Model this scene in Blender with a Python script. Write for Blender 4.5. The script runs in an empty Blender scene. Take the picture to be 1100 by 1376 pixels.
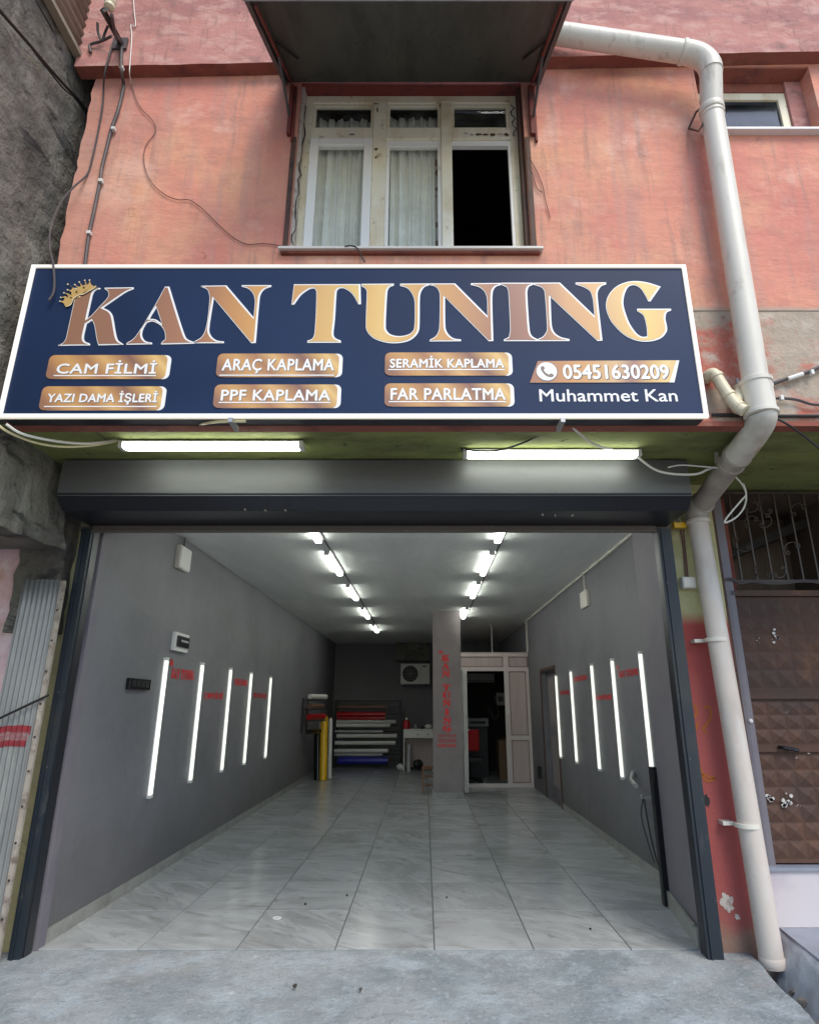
import bpy, bmesh, math, random
from mathutils import Vector, Matrix, noise
random.seed(7)
R = math.radians
S = bpy.context.scene
COL = S.collection

# ------------------------------------------------------------------ camera
FX, CX, CY, W0, H0 = 828.0, 570.0, 688.0, 1100.0, 1376.0
PITCH = math.atan(260.0 / FX)
CAMZ, D0 = 1.5, 4.63                      # eye height, distance from the shop front (plane Y = 0)
cd = bpy.data.cameras.new('camera'); cam = bpy.data.objects.new('camera', cd); COL.objects.link(cam)
cd.sensor_fit = 'HORIZONTAL'; cd.sensor_width = 36; cd.lens = 36 * FX / W0
cd.shift_x = -(CX - W0 / 2) / W0
cd.clip_start = 0.05; cd.clip_end = 2000
cam.location = (0, -D0, CAMZ); cam.rotation_euler = (math.pi / 2 + PITCH, 0, 0)
S.camera = cam

# ------------------------------------------------------------------ sky and sun
SUN_EL, SUN_ROT = R(50), R(150)
w = bpy.data.worlds.new('World'); S.world = w; w.use_nodes = True
nt = w.node_tree; nt.nodes.clear()
sky = nt.nodes.new('ShaderNodeTexSky'); sky.sky_type = 'NISHITA'; sky.sun_disc = False
sky.sun_elevation = SUN_EL; sky.sun_rotation = SUN_ROT; sky.air_density = 1.0; sky.dust_density = .5; sky.ozone_density = 1.0
bg = nt.nodes.new('ShaderNodeBackground'); bg.inputs['Strength'].default_value = 0.15
wo = nt.nodes.new('ShaderNodeOutputWorld')
nt.links.new(sky.outputs[0], bg.inputs[0]); nt.links.new(bg.outputs[0], wo.inputs[0])
sl = bpy.data.lights.new('sun', 'SUN'); sl.energy = 1.9; sl.angle = R(30); sl.color = (1.0, 0.91, 0.80)
so = bpy.data.objects.new('sun', sl); COL.objects.link(so)
sd = Vector((math.sin(SUN_ROT) * math.cos(SUN_EL), math.cos(SUN_ROT) * math.cos(SUN_EL), math.sin(SUN_EL)))
so.rotation_euler = sd.to_track_quat('Z', 'Y').to_euler()
S.view_settings.view_transform = 'Standard'; S.view_settings.look = 'None'
S.view_settings.gamma = 1; S.view_settings.use_curve_mapping = False
S.view_settings.exposure = 0.6
S.render.engine = 'CYCLES'
S.cycles.use_denoising = True
S.cycles.max_bounces = 8; S.cycles.transparent_max_bounces = 12
S.cycles.sample_clamp_indirect = 6

# ------------------------------------------------------------------ measured geometry: rays of the photograph met with real planes
sP, cP = math.sin(PITCH), math.cos(PITCH)
def ray(u, v):
    q = CY - v
    return (u - CX, -q * sP + FX * cP, q * cP + FX * sP)
def PD(u, v, d):                    # point on the vertical plane d metres in front of the lens
    x, y, z = ray(u, v); t = d / y
    return Vector((x * t, d - D0, CAMZ + z * t))
def PX(u, v, X):                    # on a side wall
    x, y, z = ray(u, v); t = X / x
    return Vector((X, y * t - D0, CAMZ + z * t))
def PZ(u, v, Z):                    # on a horizontal plane
    x, y, z = ray(u, v); t = (Z - CAMZ) / z
    return Vector((x * t, y * t - D0, Z))
def Y(d): return d - D0

# ------------------------------------------------------------------ materials
def hexc(h):
    h = h.lstrip('#'); c = [int(h[i:i+2], 16) / 255 for i in (0, 2, 4)]
    return tuple((x / 12.92 if x <= .04045 else ((x + .055) / 1.055) ** 2.4) for x in c)
MATS = {}
def mat(name, color, rough=.7, layers=(), bump=None, metal=0., bands=None, spec=.5, obj_coords=False, rnd=None, coat=0., cracks=()):
    """layers: (scale, colour, lo, hi, detail, stretch) ; bump: list of (scale, strength, distance, stretch)"""
    m = bpy.data.materials.new(name); MATS[name] = m; m.use_nodes = True
    n = m.node_tree.nodes; L = m.node_tree.links; b = n['Principled BSDF']
    b.inputs['Roughness'].default_value = rough; b.inputs['Metallic'].default_value = metal
    b.inputs['Specular IOR Level'].default_value = spec
    if coat: b.inputs['Coat Weight'].default_value = coat; b.inputs['Coat Roughness'].default_value = .15
    if obj_coords: src = n.new('ShaderNodeTexCoord').outputs['Object']
    else: src = n.new('ShaderNodeNewGeometry').outputs['Position']
    if rnd:                                   # shift the pattern per object
        oi = n.new('ShaderNodeObjectInfo'); va = n.new('ShaderNodeVectorMath'); va.operation = 'SCALE'
        va.inputs[0].default_value = (37.1, 91.7, 13.3); L.new(oi.outputs['Random'], va.inputs['Scale'])
        vr = n.new('ShaderNodeVectorRotate'); vr.rotation_type = 'Z_AXIS'; an = n.new('ShaderNodeMath'); an.operation = 'MULTIPLY_ADD'; an.inputs[1].default_value = 1.5; an.inputs[2].default_value = -.35; L.new(oi.outputs['Random'], an.inputs[0]); L.new(an.outputs[0], vr.inputs['Angle']); L.new(src, vr.inputs['Vector'])
        ad = n.new('ShaderNodeVectorMath'); ad.operation = 'ADD'; L.new(vr.outputs[0], ad.inputs[0]); L.new(va.outputs[0], ad.inputs[1]); src = ad.outputs[0]
    def mapped(st):
        if not st: return src
        mp = n.new('ShaderNodeVectorMath'); mp.operation = 'MULTIPLY'; mp.inputs[1].default_value = st
        L.new(src, mp.inputs[0]); return mp.outputs[0]
    cur = None
    def rgb(c):
        r = n.new('ShaderNodeRGB'); r.outputs[0].default_value = (*c, 1); return r.outputs[0]
    cur = rgb(color)
    for k, ly in enumerate(layers):
        sc, c2, lo, hi = ly[:4]; det = ly[4] if len(ly) > 4 else 6; st = ly[5] if len(ly) > 5 else None
        tx = n.new('ShaderNodeTexNoise'); tx.inputs['Scale'].default_value = sc; tx.inputs['Detail'].default_value = det
        tx.inputs['Roughness'].default_value = .62
        if len(ly) > 6: tx.inputs['Distortion'].default_value = ly[6]
        off = n.new('ShaderNodeVectorMath'); off.operation = 'ADD'; off.inputs[1].default_value = (k * 7.3, k * 3.1, k * 5.7)
        L.new(mapped(st), off.inputs[0]); L.new(off.outputs[0], tx.inputs['Vector'])
        mr = n.new('ShaderNodeMapRange'); mr.inputs['From Min'].default_value = lo; mr.inputs['From Max'].default_value = hi
        L.new(tx.outputs['Fac'], mr.inputs['Value'])
        mx = n.new('ShaderNodeMix'); mx.data_type = 'RGBA'
        L.new(mr.outputs[0], mx.inputs['Factor']); L.new(cur, mx.inputs[6])
        if len(c2) == 4:                      # weaker layer: 4th entry is its strength
            ml = n.new('ShaderNodeMath'); ml.operation = 'MULTIPLY'; ml.inputs[1].default_value = c2[3]
            L.new(mr.outputs[0], ml.inputs[0]); L.new(ml.outputs[0], mx.inputs['Factor'])
        mx.inputs[7].default_value = (*c2[:3], 1); cur = mx.outputs[2]
    for (sc, wdt, cc, amt) in cracks:          # hairline cracks along a level line of a noise
        tx = n.new('ShaderNodeTexNoise'); tx.inputs['Scale'].default_value = sc; tx.inputs['Detail'].default_value = 5; tx.inputs['Roughness'].default_value = .55; L.new(src, tx.inputs['Vector'])
        a1 = n.new('ShaderNodeMath'); a1.operation = 'SUBTRACT'; a1.inputs[1].default_value = .52; L.new(tx.outputs['Fac'], a1.inputs[0])
        a2 = n.new('ShaderNodeMath'); a2.operation = 'ABSOLUTE'; L.new(a1.outputs[0], a2.inputs[0])
        mr = n.new('ShaderNodeMapRange'); mr.inputs['From Min'].default_value = 0; mr.inputs['From Max'].default_value = wdt; mr.inputs['To Min'].default_value = amt; mr.inputs['To Max'].default_value = 0; L.new(a2.outputs[0], mr.inputs['Value'])
        t2 = n.new('ShaderNodeTexNoise'); t2.inputs['Scale'].default_value = sc * .8; o2 = n.new('ShaderNodeVectorMath'); o2.operation = 'ADD'; o2.inputs[1].default_value = (9, 4, 2); L.new(src, o2.inputs[0]); L.new(o2.outputs[0], t2.inputs['Vector'])
        m2 = n.new('ShaderNodeMapRange'); m2.inputs['From Min'].default_value = .50; m2.inputs['From Max'].default_value = .56; L.new(t2.outputs['Fac'], m2.inputs['Value'])
        ml = n.new('ShaderNodeMath'); ml.operation = 'MULTIPLY'; L.new(mr.outputs[0], ml.inputs[0]); L.new(m2.outputs[0], ml.inputs[1])
        mx = n.new('ShaderNodeMix'); mx.data_type = 'RGBA'; L.new(ml.outputs[0], mx.inputs['Factor']); L.new(cur, mx.inputs[6]); mx.inputs[7].default_value = (*cc, 1); cur = mx.outputs[2]
    for bd in (bands or ()):                  # paint zones: (axis, lo, hi, colour, wobble): colour where coord<lo fading to none at hi
        ax, lo, hi, c2, wob = bd
        sp = n.new('ShaderNodeSeparateXYZ'); L.new(src, sp.inputs[0])
        tx = n.new('ShaderNodeTexNoise'); tx.inputs['Scale'].default_value = 5; tx.inputs['Detail'].default_value = 8; L.new(src, tx.inputs['Vector'])
        ml = n.new('ShaderNodeMath'); ml.operation = 'MULTIPLY_ADD'; ml.inputs[1].default_value = wob
        L.new(tx.outputs['Fac'], ml.inputs[0]); L.new(sp.outputs['XYZ'.index(ax)], ml.inputs[2])
        mr = n.new('ShaderNodeMapRange'); mr.inputs['From Min'].default_value = lo + wob * .5; mr.inputs['From Max'].default_value = hi + wob * .5
        mr.inputs['To Min'].default_value = 1; mr.inputs['To Max'].default_value = 0
        L.new(ml.outputs[0], mr.inputs['Value'])
        mx = n.new('ShaderNodeMix'); mx.data_type = 'RGBA'; fac = mr.outputs[0]
        if len(c2) == 4:
            m2 = n.new('ShaderNodeMath'); m2.operation = 'MULTIPLY'; m2.inputs[1].default_value = c2[3]; L.new(fac, m2.inputs[0]); fac = m2.outputs[0]
        L.new(fac, mx.inputs['Factor']); L.new(cur, mx.inputs[6]); mx.inputs[7].default_value = (*c2[:3], 1); cur = mx.outputs[2]
    L.new(cur, b.inputs['Base Color'])
    prev = None
    for (sc, stg, dist, *st) in (bump or ()):
        tx = n.new('ShaderNodeTexNoise'); tx.inputs['Scale'].default_value = sc; tx.inputs['Detail'].default_value = 8; tx.inputs['Roughness'].default_value = .6
        L.new(mapped(st[0] if st else None), tx.inputs['Vector'])
        bp = n.new('ShaderNodeBump'); bp.inputs['Strength'].default_value = stg; bp.inputs['Distance'].default_value = dist
        L.new(tx.outputs['Fac'], bp.inputs['Height'])
        if prev: L.new(prev, bp.inputs['Normal'])
        prev = bp.outputs[0]
    if prev: L.new(prev, b.inputs['Normal'])
    return m
def ramp_mat(name, stops, axis, span, rough=.35, metal=0., diag=0.):
    """printed gradient along the object's own axis; span = its length"""
    m = bpy.data.materials.new(name); m.use_nodes = True
    n = m.node_tree.nodes; L = m.node_tree.links; b = n['Principled BSDF']
    tc = n.new('ShaderNodeTexCoord'); sp = n.new('ShaderNodeSeparateXYZ'); L.new(tc.outputs['Object'], sp.inputs[0])
    ma = n.new('ShaderNodeMath'); ma.operation = 'MULTIPLY_ADD'; ma.inputs[1].default_value = diag
    L.new(sp.outputs[2], ma.inputs[0]); L.new(sp.outputs['XYZ'.index(axis)], ma.inputs[2])
    mr = n.new('ShaderNodeMapRange'); mr.inputs['From Min'].default_value = -span / 2; mr.inputs['From Max'].default_value = span / 2
    L.new(ma.outputs[0], mr.inputs['Value'])
    cr = n.new('ShaderNodeValToRGB'); e = cr.color_ramp.elements
    e[0].position, e[0].color = stops[0][0], (*stops[0][1], 1); e[1].position, e[1].color = stops[-1][0], (*stops[-1][1], 1)
    for p, c in stops[1:-1]:
        x = e.new(p); x.color = (*c, 1)
    L.new(mr.outputs[0], cr.inputs[0]); L.new(cr.outputs[0], b.inputs['Base Color'])
    b.inputs['Roughness'].default_value = rough; b.inputs['Metallic'].default_value = metal
    return m
def emit(name, color, strength):
    m = bpy.data.materials.new(name); m.use_nodes = True; b = m.node_tree.nodes['Principled BSDF']
    b.inputs['Base Color'].default_value = (.8, .8, .8, 1)
    b.inputs['Emission Color'].default_value = (*color, 1); b.inputs['Emission Strength'].default_value = strength
    return m
def glass_mat(name, tint=(.97, .985, .98), rough=.02, dirt=.05):
    m = bpy.data.materials.new(name); m.use_nodes = True; n = m.node_tree.nodes; L = m.node_tree.links
    n.remove(n['Principled BSDF']); out = n['Material Output']
    tr = n.new('ShaderNodeBsdfTransparent'); tr.inputs[0].default_value = (*tint, 1)
    gl = n.new('ShaderNodeBsdfGlossy'); gl.inputs['Roughness'].default_value = rough; gl.inputs[0].default_value = (.6, .62, .66, 1)
    df = n.new('ShaderNodeBsdfDiffuse'); df.inputs[0].default_value = (.45, .45, .4, 1)
    lw_ = n.new('ShaderNodeLayerWeight'); lw_.inputs[0].default_value = .5
    pw_ = n.new('ShaderNodeMath'); pw_.operation = 'POWER'; pw_.inputs[1].default_value = 4; L.new(lw_.outputs['Facing'], pw_.inputs[0])
    fr = n.new('ShaderNodeMath'); fr.operation = 'MULTIPLY_ADD'; fr.inputs[1].default_value = .9; fr.inputs[2].default_value = .035; L.new(pw_.outputs[0], fr.inputs[0])
    m1 = n.new('ShaderNodeMixShader'); L.new(fr.outputs[0], m1.inputs[0]); L.new(tr.outputs[0], m1.inputs[1]); L.new(gl.outputs[0], m1.inputs[2])
    tx = n.new('ShaderNodeTexNoise'); tx.inputs['Scale'].default_value = 5; tx.inputs['Detail'].default_value = 8
    g = n.new('ShaderNodeNewGeometry'); L.new(g.outputs['Position'], tx.inputs['Vector'])
    mr = n.new('ShaderNodeMapRange'); mr.inputs['From Min'].default_value = .45; mr.inputs['From Max'].default_value = .75; mr.inputs['To Max'].default_value = dirt * 2.5; mr.inputs['To Min'].default_value = dirt * .3
    L.new(tx.outputs[0], mr.inputs['Value'])
    m2 = n.new('ShaderNodeMixShader'); L.new(mr.outputs[0], m2.inputs[0]); L.new(m1.outputs[0], m2.inputs[1]); L.new(df.outputs[0], m2.inputs[2])
    L.new(m2.outputs[0], out.inputs[0]); return m

M = {}
pink = hexc('#e08e73')
M['facade'] = mat('facade', (.68, .295, .205), .9, [
    (.9, (.60, .225, .175), .44, .60, 5), (1.7, (.70, .38, .235, .85), .48, .66, 7), (6, (.46, .22, .18, .55), .52, .68, 9), (3, (.47, .27, .23, .6), .5, .68, 9, (3, 1, .25)), (1.3, (.45, .26, .22, .7), .60, .70, 9, (1.6, 1, .7)),
    (4, (.36, .21, .17, .7), .56, .70, 8, (3.2, 1, .22)), (2, (.78, .50, .40, .55), .56, .66, 9), (24, (.72, .42, .32, .3), .56, .7, 6), (38, (.30, .15, .12, .7), .69, .74, 3)],
    [(10, .28, .012, (.6, 1, 1)), (60, .3, .004), (2.6, .55, .05, (.6, 1, 1.4))],
    bands=[('Z', 3.98, 4.02, (.42, .34, .27), .03), ('X', -2.5, -1.9, (.50, .27, .22, .45), .8)], cracks=[(1.3, .0012, (.20, .09, .07), .75)])
M['facade_low'] = mat('facade_low', (.42, .345, .27), .92, [
    (2.2, (.50, .16, .115), .50, .60, 9, (1, 1, 1.6)), (7, (.55, .49, .41, .8), .5, .68, 9), (12, (.20, .17, .13, .7), .62, .72, 9), (30, (.5, .3, .24, .6), .6, .7, 6)],
    [(10, .9, .02), (50, .6, .006)])
M['upper'] = mat('upper_wall', (.52, .24, .205), .9, [
    (1.6, (.40, .185, .17), .44, .58, 8, (1, 1, 2.5)), (5, (.60, .36, .31, .75), .50, .64, 9, (1, 1, 2.5)), (4, (.22, .14, .13, .8), .58, .72, 9, (1, 1, 2)), (7, (.30, .16, .14, .6), .56, .68, 9, (3, 1, .4)), (34, (.26, .13, .11, .6), .66, .74, 4)],
    [(14, .6, .014), (60, .4, .005)], cracks=[(2.2, .003, (.16, .08, .07), .8)])
M['reveal'] = mat('reveal', (.27, .085, .058), .9, [(4, (.16, .05, .045), .5, .66, 8), (9, (.30, .13, .09), .58, .7, 8)], [(20, .5, .01)])  # dark maroon paint, with the shade under ledge and niche mixed into its colour
M['soffit'] = mat('soffit', (.22, .25, .075), .93, [
    (1.5, (.13, .145, .05), .42, .62, 7, (1, 2.5, 1)), (5, (.25, .27, .11, .6), .52, .7, 8, (1, 2, 1)), (9, (.018, .02, .01, .9), .62, .70, 9), (3.2, (.16, .10, .07, .6), .64, .74, 9)],
    [(18, .6, .012), (60, .4, .004)])
M['oldconcrete'] = mat('old_concrete', (.20, .19, .16), .95, [
    (1.3, (.10, .095, .085), .42, .6, 8, (1, .7, 1)), (3, (.36, .34, .29, .75), .52, .72, 9, (1, 1.6, .8)), (9, (.03, .03, .028, .8), .58, .72, 9), (24, (.25, .24, .2, .6), .63, .72, 8), (2, (.03, .028, .03, .8), .58, .66, 10, (1, 1, 2.4), 1.5)],
    [(7, 1, .05), (26, .9, .02), (90, .7, .006)])
M['pinkplaster'] = mat('pink_plaster', (.74, .52, .55), .93, [(3, (.60, .38, .33), .5, .64, 9), (9, (.80, .70, .68, .8), .5, .66, 9), (7, (.16, .13, .11, .8), .64, .72, 9)], [(12, .8, .02), (50, .6, .006)],)
M['yellowwall'] = mat('pier_paint', (.52, .49, .25), .9, [(3, (.40, .37, .20), .45, .65, 9), (14, (.26, .23, .14, .7), .62, .72, 8), (6, (.58, .55, .36, .6), .5, .7, 8)], [(14, .6, .012), (60, .5, .004)],
    bands=[('Z', 2.06, 2.16, (.40, .075, .065), .05), ('Z', 1.5, 2.05, (.36, .10, .09, .6), .5), ('Z', .06, .16, (.30, .22, .16), .14), ('Z', .02, .42, (.22, .10, .08, .5), .4)])
M['yellowplain'] = mat('left_pier_paint', (.52, .49, .27), .9, [(3, (.40, .37, .22), .45, .65, 9), (14, (.26, .23, .16, .7), .58, .70, 8)], [(14, .8, .02), (50, .6, .006)])
M['concrete'] = mat('ramp_concrete', (.31, .335, .345), .88, [
    (1.4, (.20, .235, .255), .42, .60, 9), (4, (.37, .42, .46, .8), .48, .64, 10), (11, (.18, .205, .22, .6), .52, .68, 10, (1, 1.5, 1)), (17, (.38, .42, .45, .5), .54, .68, 10, (1.5, .7, 1)),
    (30, (.50, .54, .56, .45), .59, .70, 8), (6, (.56, .58, .58, .7), .64, .72, 10), (70, (.14, .15, .16, .8), .58, .68, 6), (90, (.52, .55, .57, .7), .60, .68, 5), (1.1, (.31, .26, .23, .4), .58, .68, 9)],
    [(9, .7, .02), (34, .8, .012), (120, .7, .004)], cracks=[(.7, .0010, (.09, .09, .09), .6), (.5, .012, (.50, .52, .53), .35)])
M['asphalt'] = mat('worn_concrete_street', (.34, .325, .30), .9, [(1.2, (.27, .26, .24), .45, .6, 8), (40, (.42, .40, .37), .5, .7, 6)], [(60, .6, .008)])
M['dirt'] = mat('dirt', (.055, .045, .035), .98, [(9, (.12, .10, .08), .5, .66, 8), (30, (.2, .18, .15), .62, .72, 6)], [(14, 1, .05), (60, .9, .012)])
M['wall'] = mat('grey_wall_paint', (.180, .178, .192), .6, [(.9, (.150, .149, .160), .42, .62, 5), (5, (.175, .173, .18, .4), .52, .7, 9), (3, (.11, .11, .115, .5), .62, .74, 8, (1, 1, .5)), (60, (.26, .26, .26, .7), .71, .75, 3), (2.2, (.18, .178, .185, .6), .55, .63, 9, (1, .25, 2.2)), (16, (.30, .30, .30, .5), .70, .74, 9)], [(9, .35, .012), (90, .3, .0025), (1.6, .4, .05)], bands=[('Z', .1, .65, (.105, .10, .10, .55), .5)], cracks=[(1.6, .0012, (.07, .07, .07), .6)])
M['jamb'] = mat('mauve_jamb_paint', (.185, .172, .19), .6, [(3, (.16, .145, .175), .45, .65, 8), (40, (.28, .27, .28, .6), .70, .75, 4)], [(12, .3, .01), (90, .3, .003)])
M['column'] = mat('column_paint', (.27, .235, .232), .65, [(2, (.22, .195, .195), .45, .65, 8)], [(12, .3, .008)])
M['ceiling'] = mat('ceiling_paint', (.78, .79, .75), .85, [(1.2, (.68, .70, .66), .42, .62, 7, (2, .5, 1)), (6, (.68, .69, .66, .5), .52, .7, 8)], [(7, .5, .02, (1, 2, 1)), (60, .3, .003)])
M['tile'] = mat('floor_tile', (.38, .40, .41), .22, [
    (1.0, (.30, .312, .315), .42, .58, 7, (1.0, 1.9, 1), 1.0), (1.6, (.44, .46, .47, .7), .50, .62, 7, (.8, 2.2, 1), 1.3), (2.6, (.20, .19, .175, .6), .56, .68, 8, (.9, 2.2, 1), 1.8), (3.6, (.45, .47, .48, .6), .60, .66, 6, (.7, 2.6, 1), 1.6), (60, (.25, .24, .22, .4), .62, .72, 4)],
    [(5, .02, .01)], rnd=True, obj_coords=True)
M['grout'] = mat('grout', (.07, .068, .062), .9)
M['skirting'] = mat('skirting_tile', (.30, .30, .275), .35, [(4, (.21, .21, .19), .45, .62, 8), (10, (.42, .42, .40, .6), .6, .7, 8)])
M['shutter'] = mat('shutter_metal', (.125, .128, .130), .48, [(2, (.11, .11, .108), .45, .65, 6, (.5, 1, 3)), (9, (.09, .09, .088, .4), .60, .75, 9), (5, (.12, .10, .08, .5), .68, .76, 8, (3, 1, .4))], [(40, .12, .002)], metal=.35)
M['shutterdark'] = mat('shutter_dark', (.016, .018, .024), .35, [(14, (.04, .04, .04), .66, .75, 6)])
M['guide'] = mat('guide_rail', (.014, .021, .030), .48, [(3, (.030, .032, .032), .5, .68, 8), (9, (.11, .11, .10, .6), .60, .74, 9, (1, 1, .4)), (26, (.5, .52, .55), .715, .74, 4)], [(40, .15, .003)])
M['barmetal'] = mat('bottom_bar_metal', (.11, .095, .085), .5, [(30, (.2, .17, .15), .6, .72, 6)])
M['black'] = mat('black', (.012, .012, .013), .5)
M['gloss_black'] = mat('gloss_black', (.008, .008, .01), .25)
M['white'] = mat('white_paint', (.72, .72, .70), .5, [(20, (.58, .57, .54, .5), .55, .72, 6)])
M['plastic'] = mat('white_plastic', (.70, .70, .67), .4)
M['pvc'] = mat('drain_pvc', (.72, .685, .60), .42, [(2, (.64, .60, .52), .45, .65, 8, (1, 1, .5)), (8, (.42, .36, .28, .7), .56, .70, 9, (1.6, 1.6, .3)), (40, (.22, .19, .15, .7), .68, .75, 5), (3, (.33, .27, .20, .6), .62, .72, 9)], [(30, .15, .003)])
M['pvcgrey'] = mat('grimy_pvc', (.40, .355, .31), .5, [(3, (.24, .21, .18), .45, .65, 8), (12, (.48, .40, .35, .6), .52, .7, 8), (7, (.30, .14, .05, .6), .66, .74, 8)], [(30, .2, .004)])
M['pvclow'] = mat('dusty_pvc', (.60, .535, .475), .55, [(2.4, (.48, .415, .37), .45, .65, 9, (1, 1, .6)), (9, (.62, .59, .55, .7), .52, .7, 9, (1, 1, .4)), (34, (.16, .13, .11, .8), .68, .74, 5)], [(30, .25, .004)])
M['pvcrust'] = mat('rust_stained_pvc', (.60, .575, .51), .42, [(3, (.42, .37, .31), .5, .66, 8), (7, (.42, .20, .06, .85), .60, .68, 9, (1, 1, .35)), (9, (.20, .16, .12, .7), .62, .74, 9)])
M['pvccream'] = mat('cream_pvc', (.68, .61, .44), .42, [(6, (.58, .50, .34), .48, .66, 8)])
M['frame'] = mat('window_frame_cream', (.84, .77, .58), .55, [(5, (.70, .58, .38), .48, .66, 9, (1, 1, .5)), (14, (.34, .24, .15, .9), .62, .70, 8), (3, (.86, .83, .74, .6), .5, .7, 6)], [(30, .3, .004)])
M['sash'] = mat('window_sash_white', (.88, .86, .80), .5, [(8, (.62, .58, .48), .6, .75, 8)])
M['sill'] = mat('window_sill', (.66, .63, .58), .6, [(9, (.36, .30, .24), .60, .74, 9, (3, 1, 1))])
M['reddark'] = mat('dark_red_paint', (.17, .03, .022), .7, [(7, (.07, .02, .018), .5, .66, 8)])
M['brownwood'] = mat('brown_wood', (.09, .045, .03), .7, [(10, (.05, .03, .022), .5, .66, 8)])
M['canopy'] = mat('canopy_sheet', (.07, .072, .062), .6, [(2, (.036, .038, .034), .45, .65, 8, (2, .5, .5)), (5, (.09, .095, .07, .6), .56, .7, 9, (3, .4, .4)), (9, (.02, .02, .018, .7), .6, .7, 9)], [(20, .25, .006)])
M['canopyside'] = mat('canopy_side', (.085, .08, .082), .55, [(4, (.055, .05, .05), .45, .65, 8)])
M['fascia'] = mat('canopy_fascia', (.38, .40, .41), .45, [(6, (.25, .26, .27), .55, .7, 7)], metal=.3)
M['curtain'] = mat('curtain', (.92, .90, .82), .9, [(8, (.82, .79, .70), .5, .7, 5, (3, 1, .3))])
M['lace'] = mat('patterned_curtain', (.55, .50, .44), .9, [(12, (.22, .12, .10), .56, .60, 1)])
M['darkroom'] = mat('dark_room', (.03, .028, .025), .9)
M['glass'] = glass_mat('window_glass'); M['glassdirty'] = glass_mat('dirty_glass', (.55, .60, .68), .12, .03)
for n_ in M['glassdirty'].node_tree.nodes:
    if n_.type == 'BSDF_GLOSSY': n_.inputs[0].default_value = (.16, .19, .26, 1)
M['cable'] = mat('grey_cable', (.085, .07, .072), .6, [(8, (.17, .12, .11), .55, .7, 6)]); M['cableblack'] = mat('black_cable', (.014, .014, .015), .5)
M['cablewhite'] = mat('white_cable', (.72, .71, .64), .45); M['cableyellow'] = mat('yellowed_cable', (.70, .64, .38), .45); M['cablebrown'] = mat('thin_brown_cable', (.16, .07, .06), .6)
M['corr'] = mat('galvanised_sheet', (.28, .285, .275), .5, [(3, (.20, .205, .20), .45, .65, 8, (1, 1, .3)), (9, (.36, .36, .34, .7), .52, .7, 9, (2, 1, .3)), (14, (.12, .09, .07, .8), .66, .74, 9)], [(40, .2, .003)], metal=.45)
M['corrbeige'] = mat('beige_corrugated', (.30, .265, .20), .6, [(3, (.18, .155, .115), .48, .66, 8)], [(30, .2, .004)])
M['spray'] = mat('red_spray_paint', (.27, .015, .025), .6, [(14, (.18, .015, .02), .45, .6, 5), (22, (.26, .16, .16, .8), .58, .66, 8)])
M['sprayfaint'] = mat('thin_red_spray', (.26, .12, .12), .6, [(9, (.20, .05, .06), .45, .62, 8), (20, (.28, .26, .25), .52, .64, 8)])
M['metaldoor'] = mat('brown_metal_door', (.105, .058, .042), .62, [(2.2, (.075, .048, .040), .42, .6, 8), (5, (.17, .085, .05, .7), .52, .7, 9), (16, (.19, .16, .145, .7), .66, .75, 9), (10, (.70, .68, .64, .9), .742, .76, 7), (50, (.03, .02, .02, .5), .55, .7, 5)], [(50, .3, .004)], spec=.2)
M['iron'] = mat('wrought_iron', (.055, .04, .032), .5, [(20, (.12, .07, .045), .55, .7, 7)])
M['whitesplash'] = mat('white_splash', (.60, .58, .54), .8, [(40, (.3, .25, .22), .50, .62, 5)])
M['marble'] = mat('pinkish_marble', (.60, .55, .56), .4, [(3, (.50, .45, .49), .45, .65, 8), (8, (.40, .35, .34, .7), .6, .72, 9)])
M['bluestone'] = mat('step_slab', (.27, .30, .36), .45, [(4, (.22, .245, .29), .45, .65, 8)])
M['red'] = mat('red_vinyl_letters', (.68, .018, .022), .45); M['reddim'] = mat('faded_red_vinyl', (.48, .03, .03), .5)
M['cabin'] = mat('cabin_pvc', (.58, .47, .44), .5, [(3, (.52, .42, .39), .45, .65, 5, (6, 1, .3))]); M['cabinframe'] = mat('cabin_frame_pvc', (.70, .62, .58), .45)
M['doorwhite'] = mat('white_door', (.75, .74, .70), .4)
M['wood'] = mat('brown_wood_stool', (.22, .09, .035), .5, [(12, (.11, .045, .02), .45, .65, 7, (1, 1, .2))])
M['yellow'] = mat('yellow_vinyl', (.80, .46, .015), .3); M['redroll'] = mat('red_vinyl', (.40, .008, .012), .28); M['blue'] = mat('blue_vinyl', (.02, .025, .32), .3)
M['brownroll'] = mat('brown_vinyl', (.18, .10, .065), .5); M['whiteroll'] = mat('white_vinyl', (.72, .70, .66), .45); M['silverroll'] = mat('silver_vinyl', (.48, .48, .48), .35)
M['paper'] = mat('paper', (.7, .7, .68), .8); M['cardboard'] = mat('cardboard', (.22, .14, .08), .85); M['redfab'] = mat('red_fabric', (.40, .01, .015), .8)
M['navy'] = mat('navy_sign_print', (.010, .028, .082), .55, [(.8, (.008, .022, .064), .42, .65, 4), (30, (.03, .05, .12, .4), .68, .75, 3)], spec=.25)
M['hall'] = mat('hall_wall', (.17, .125, .095), .85, [(2, (.12, .09, .07), .45, .62, 6, (5, 1, .4))])
M['chip'] = mat('bare_plaster_chip', (.55, .50, .44), .95, [(30, (.35, .28, .24), .5, .65, 6)])
M['printwhite'] = mat('white_print', (.88, .88, .87), .4); M['printgrey'] = mat('grey_print', (.22, .16, .13), .4); M['goldprint'] = mat('gold_print', (.55, .36, .13), .35, [(20, (.36, .22, .08), .5, .65, 3)])
M['creamprint'] = mat('cream_print', (.80, .68, .44), .4)
M['ledframe'] = emit('led_sign_edge', (1, .90, .72), .35)
M['tube'] = emit('lit_tube', (.96, 1, .93), 15.0)
M['tubewall'] = emit('lit_wall_tube', (.97, 1, .88), .62)
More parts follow.
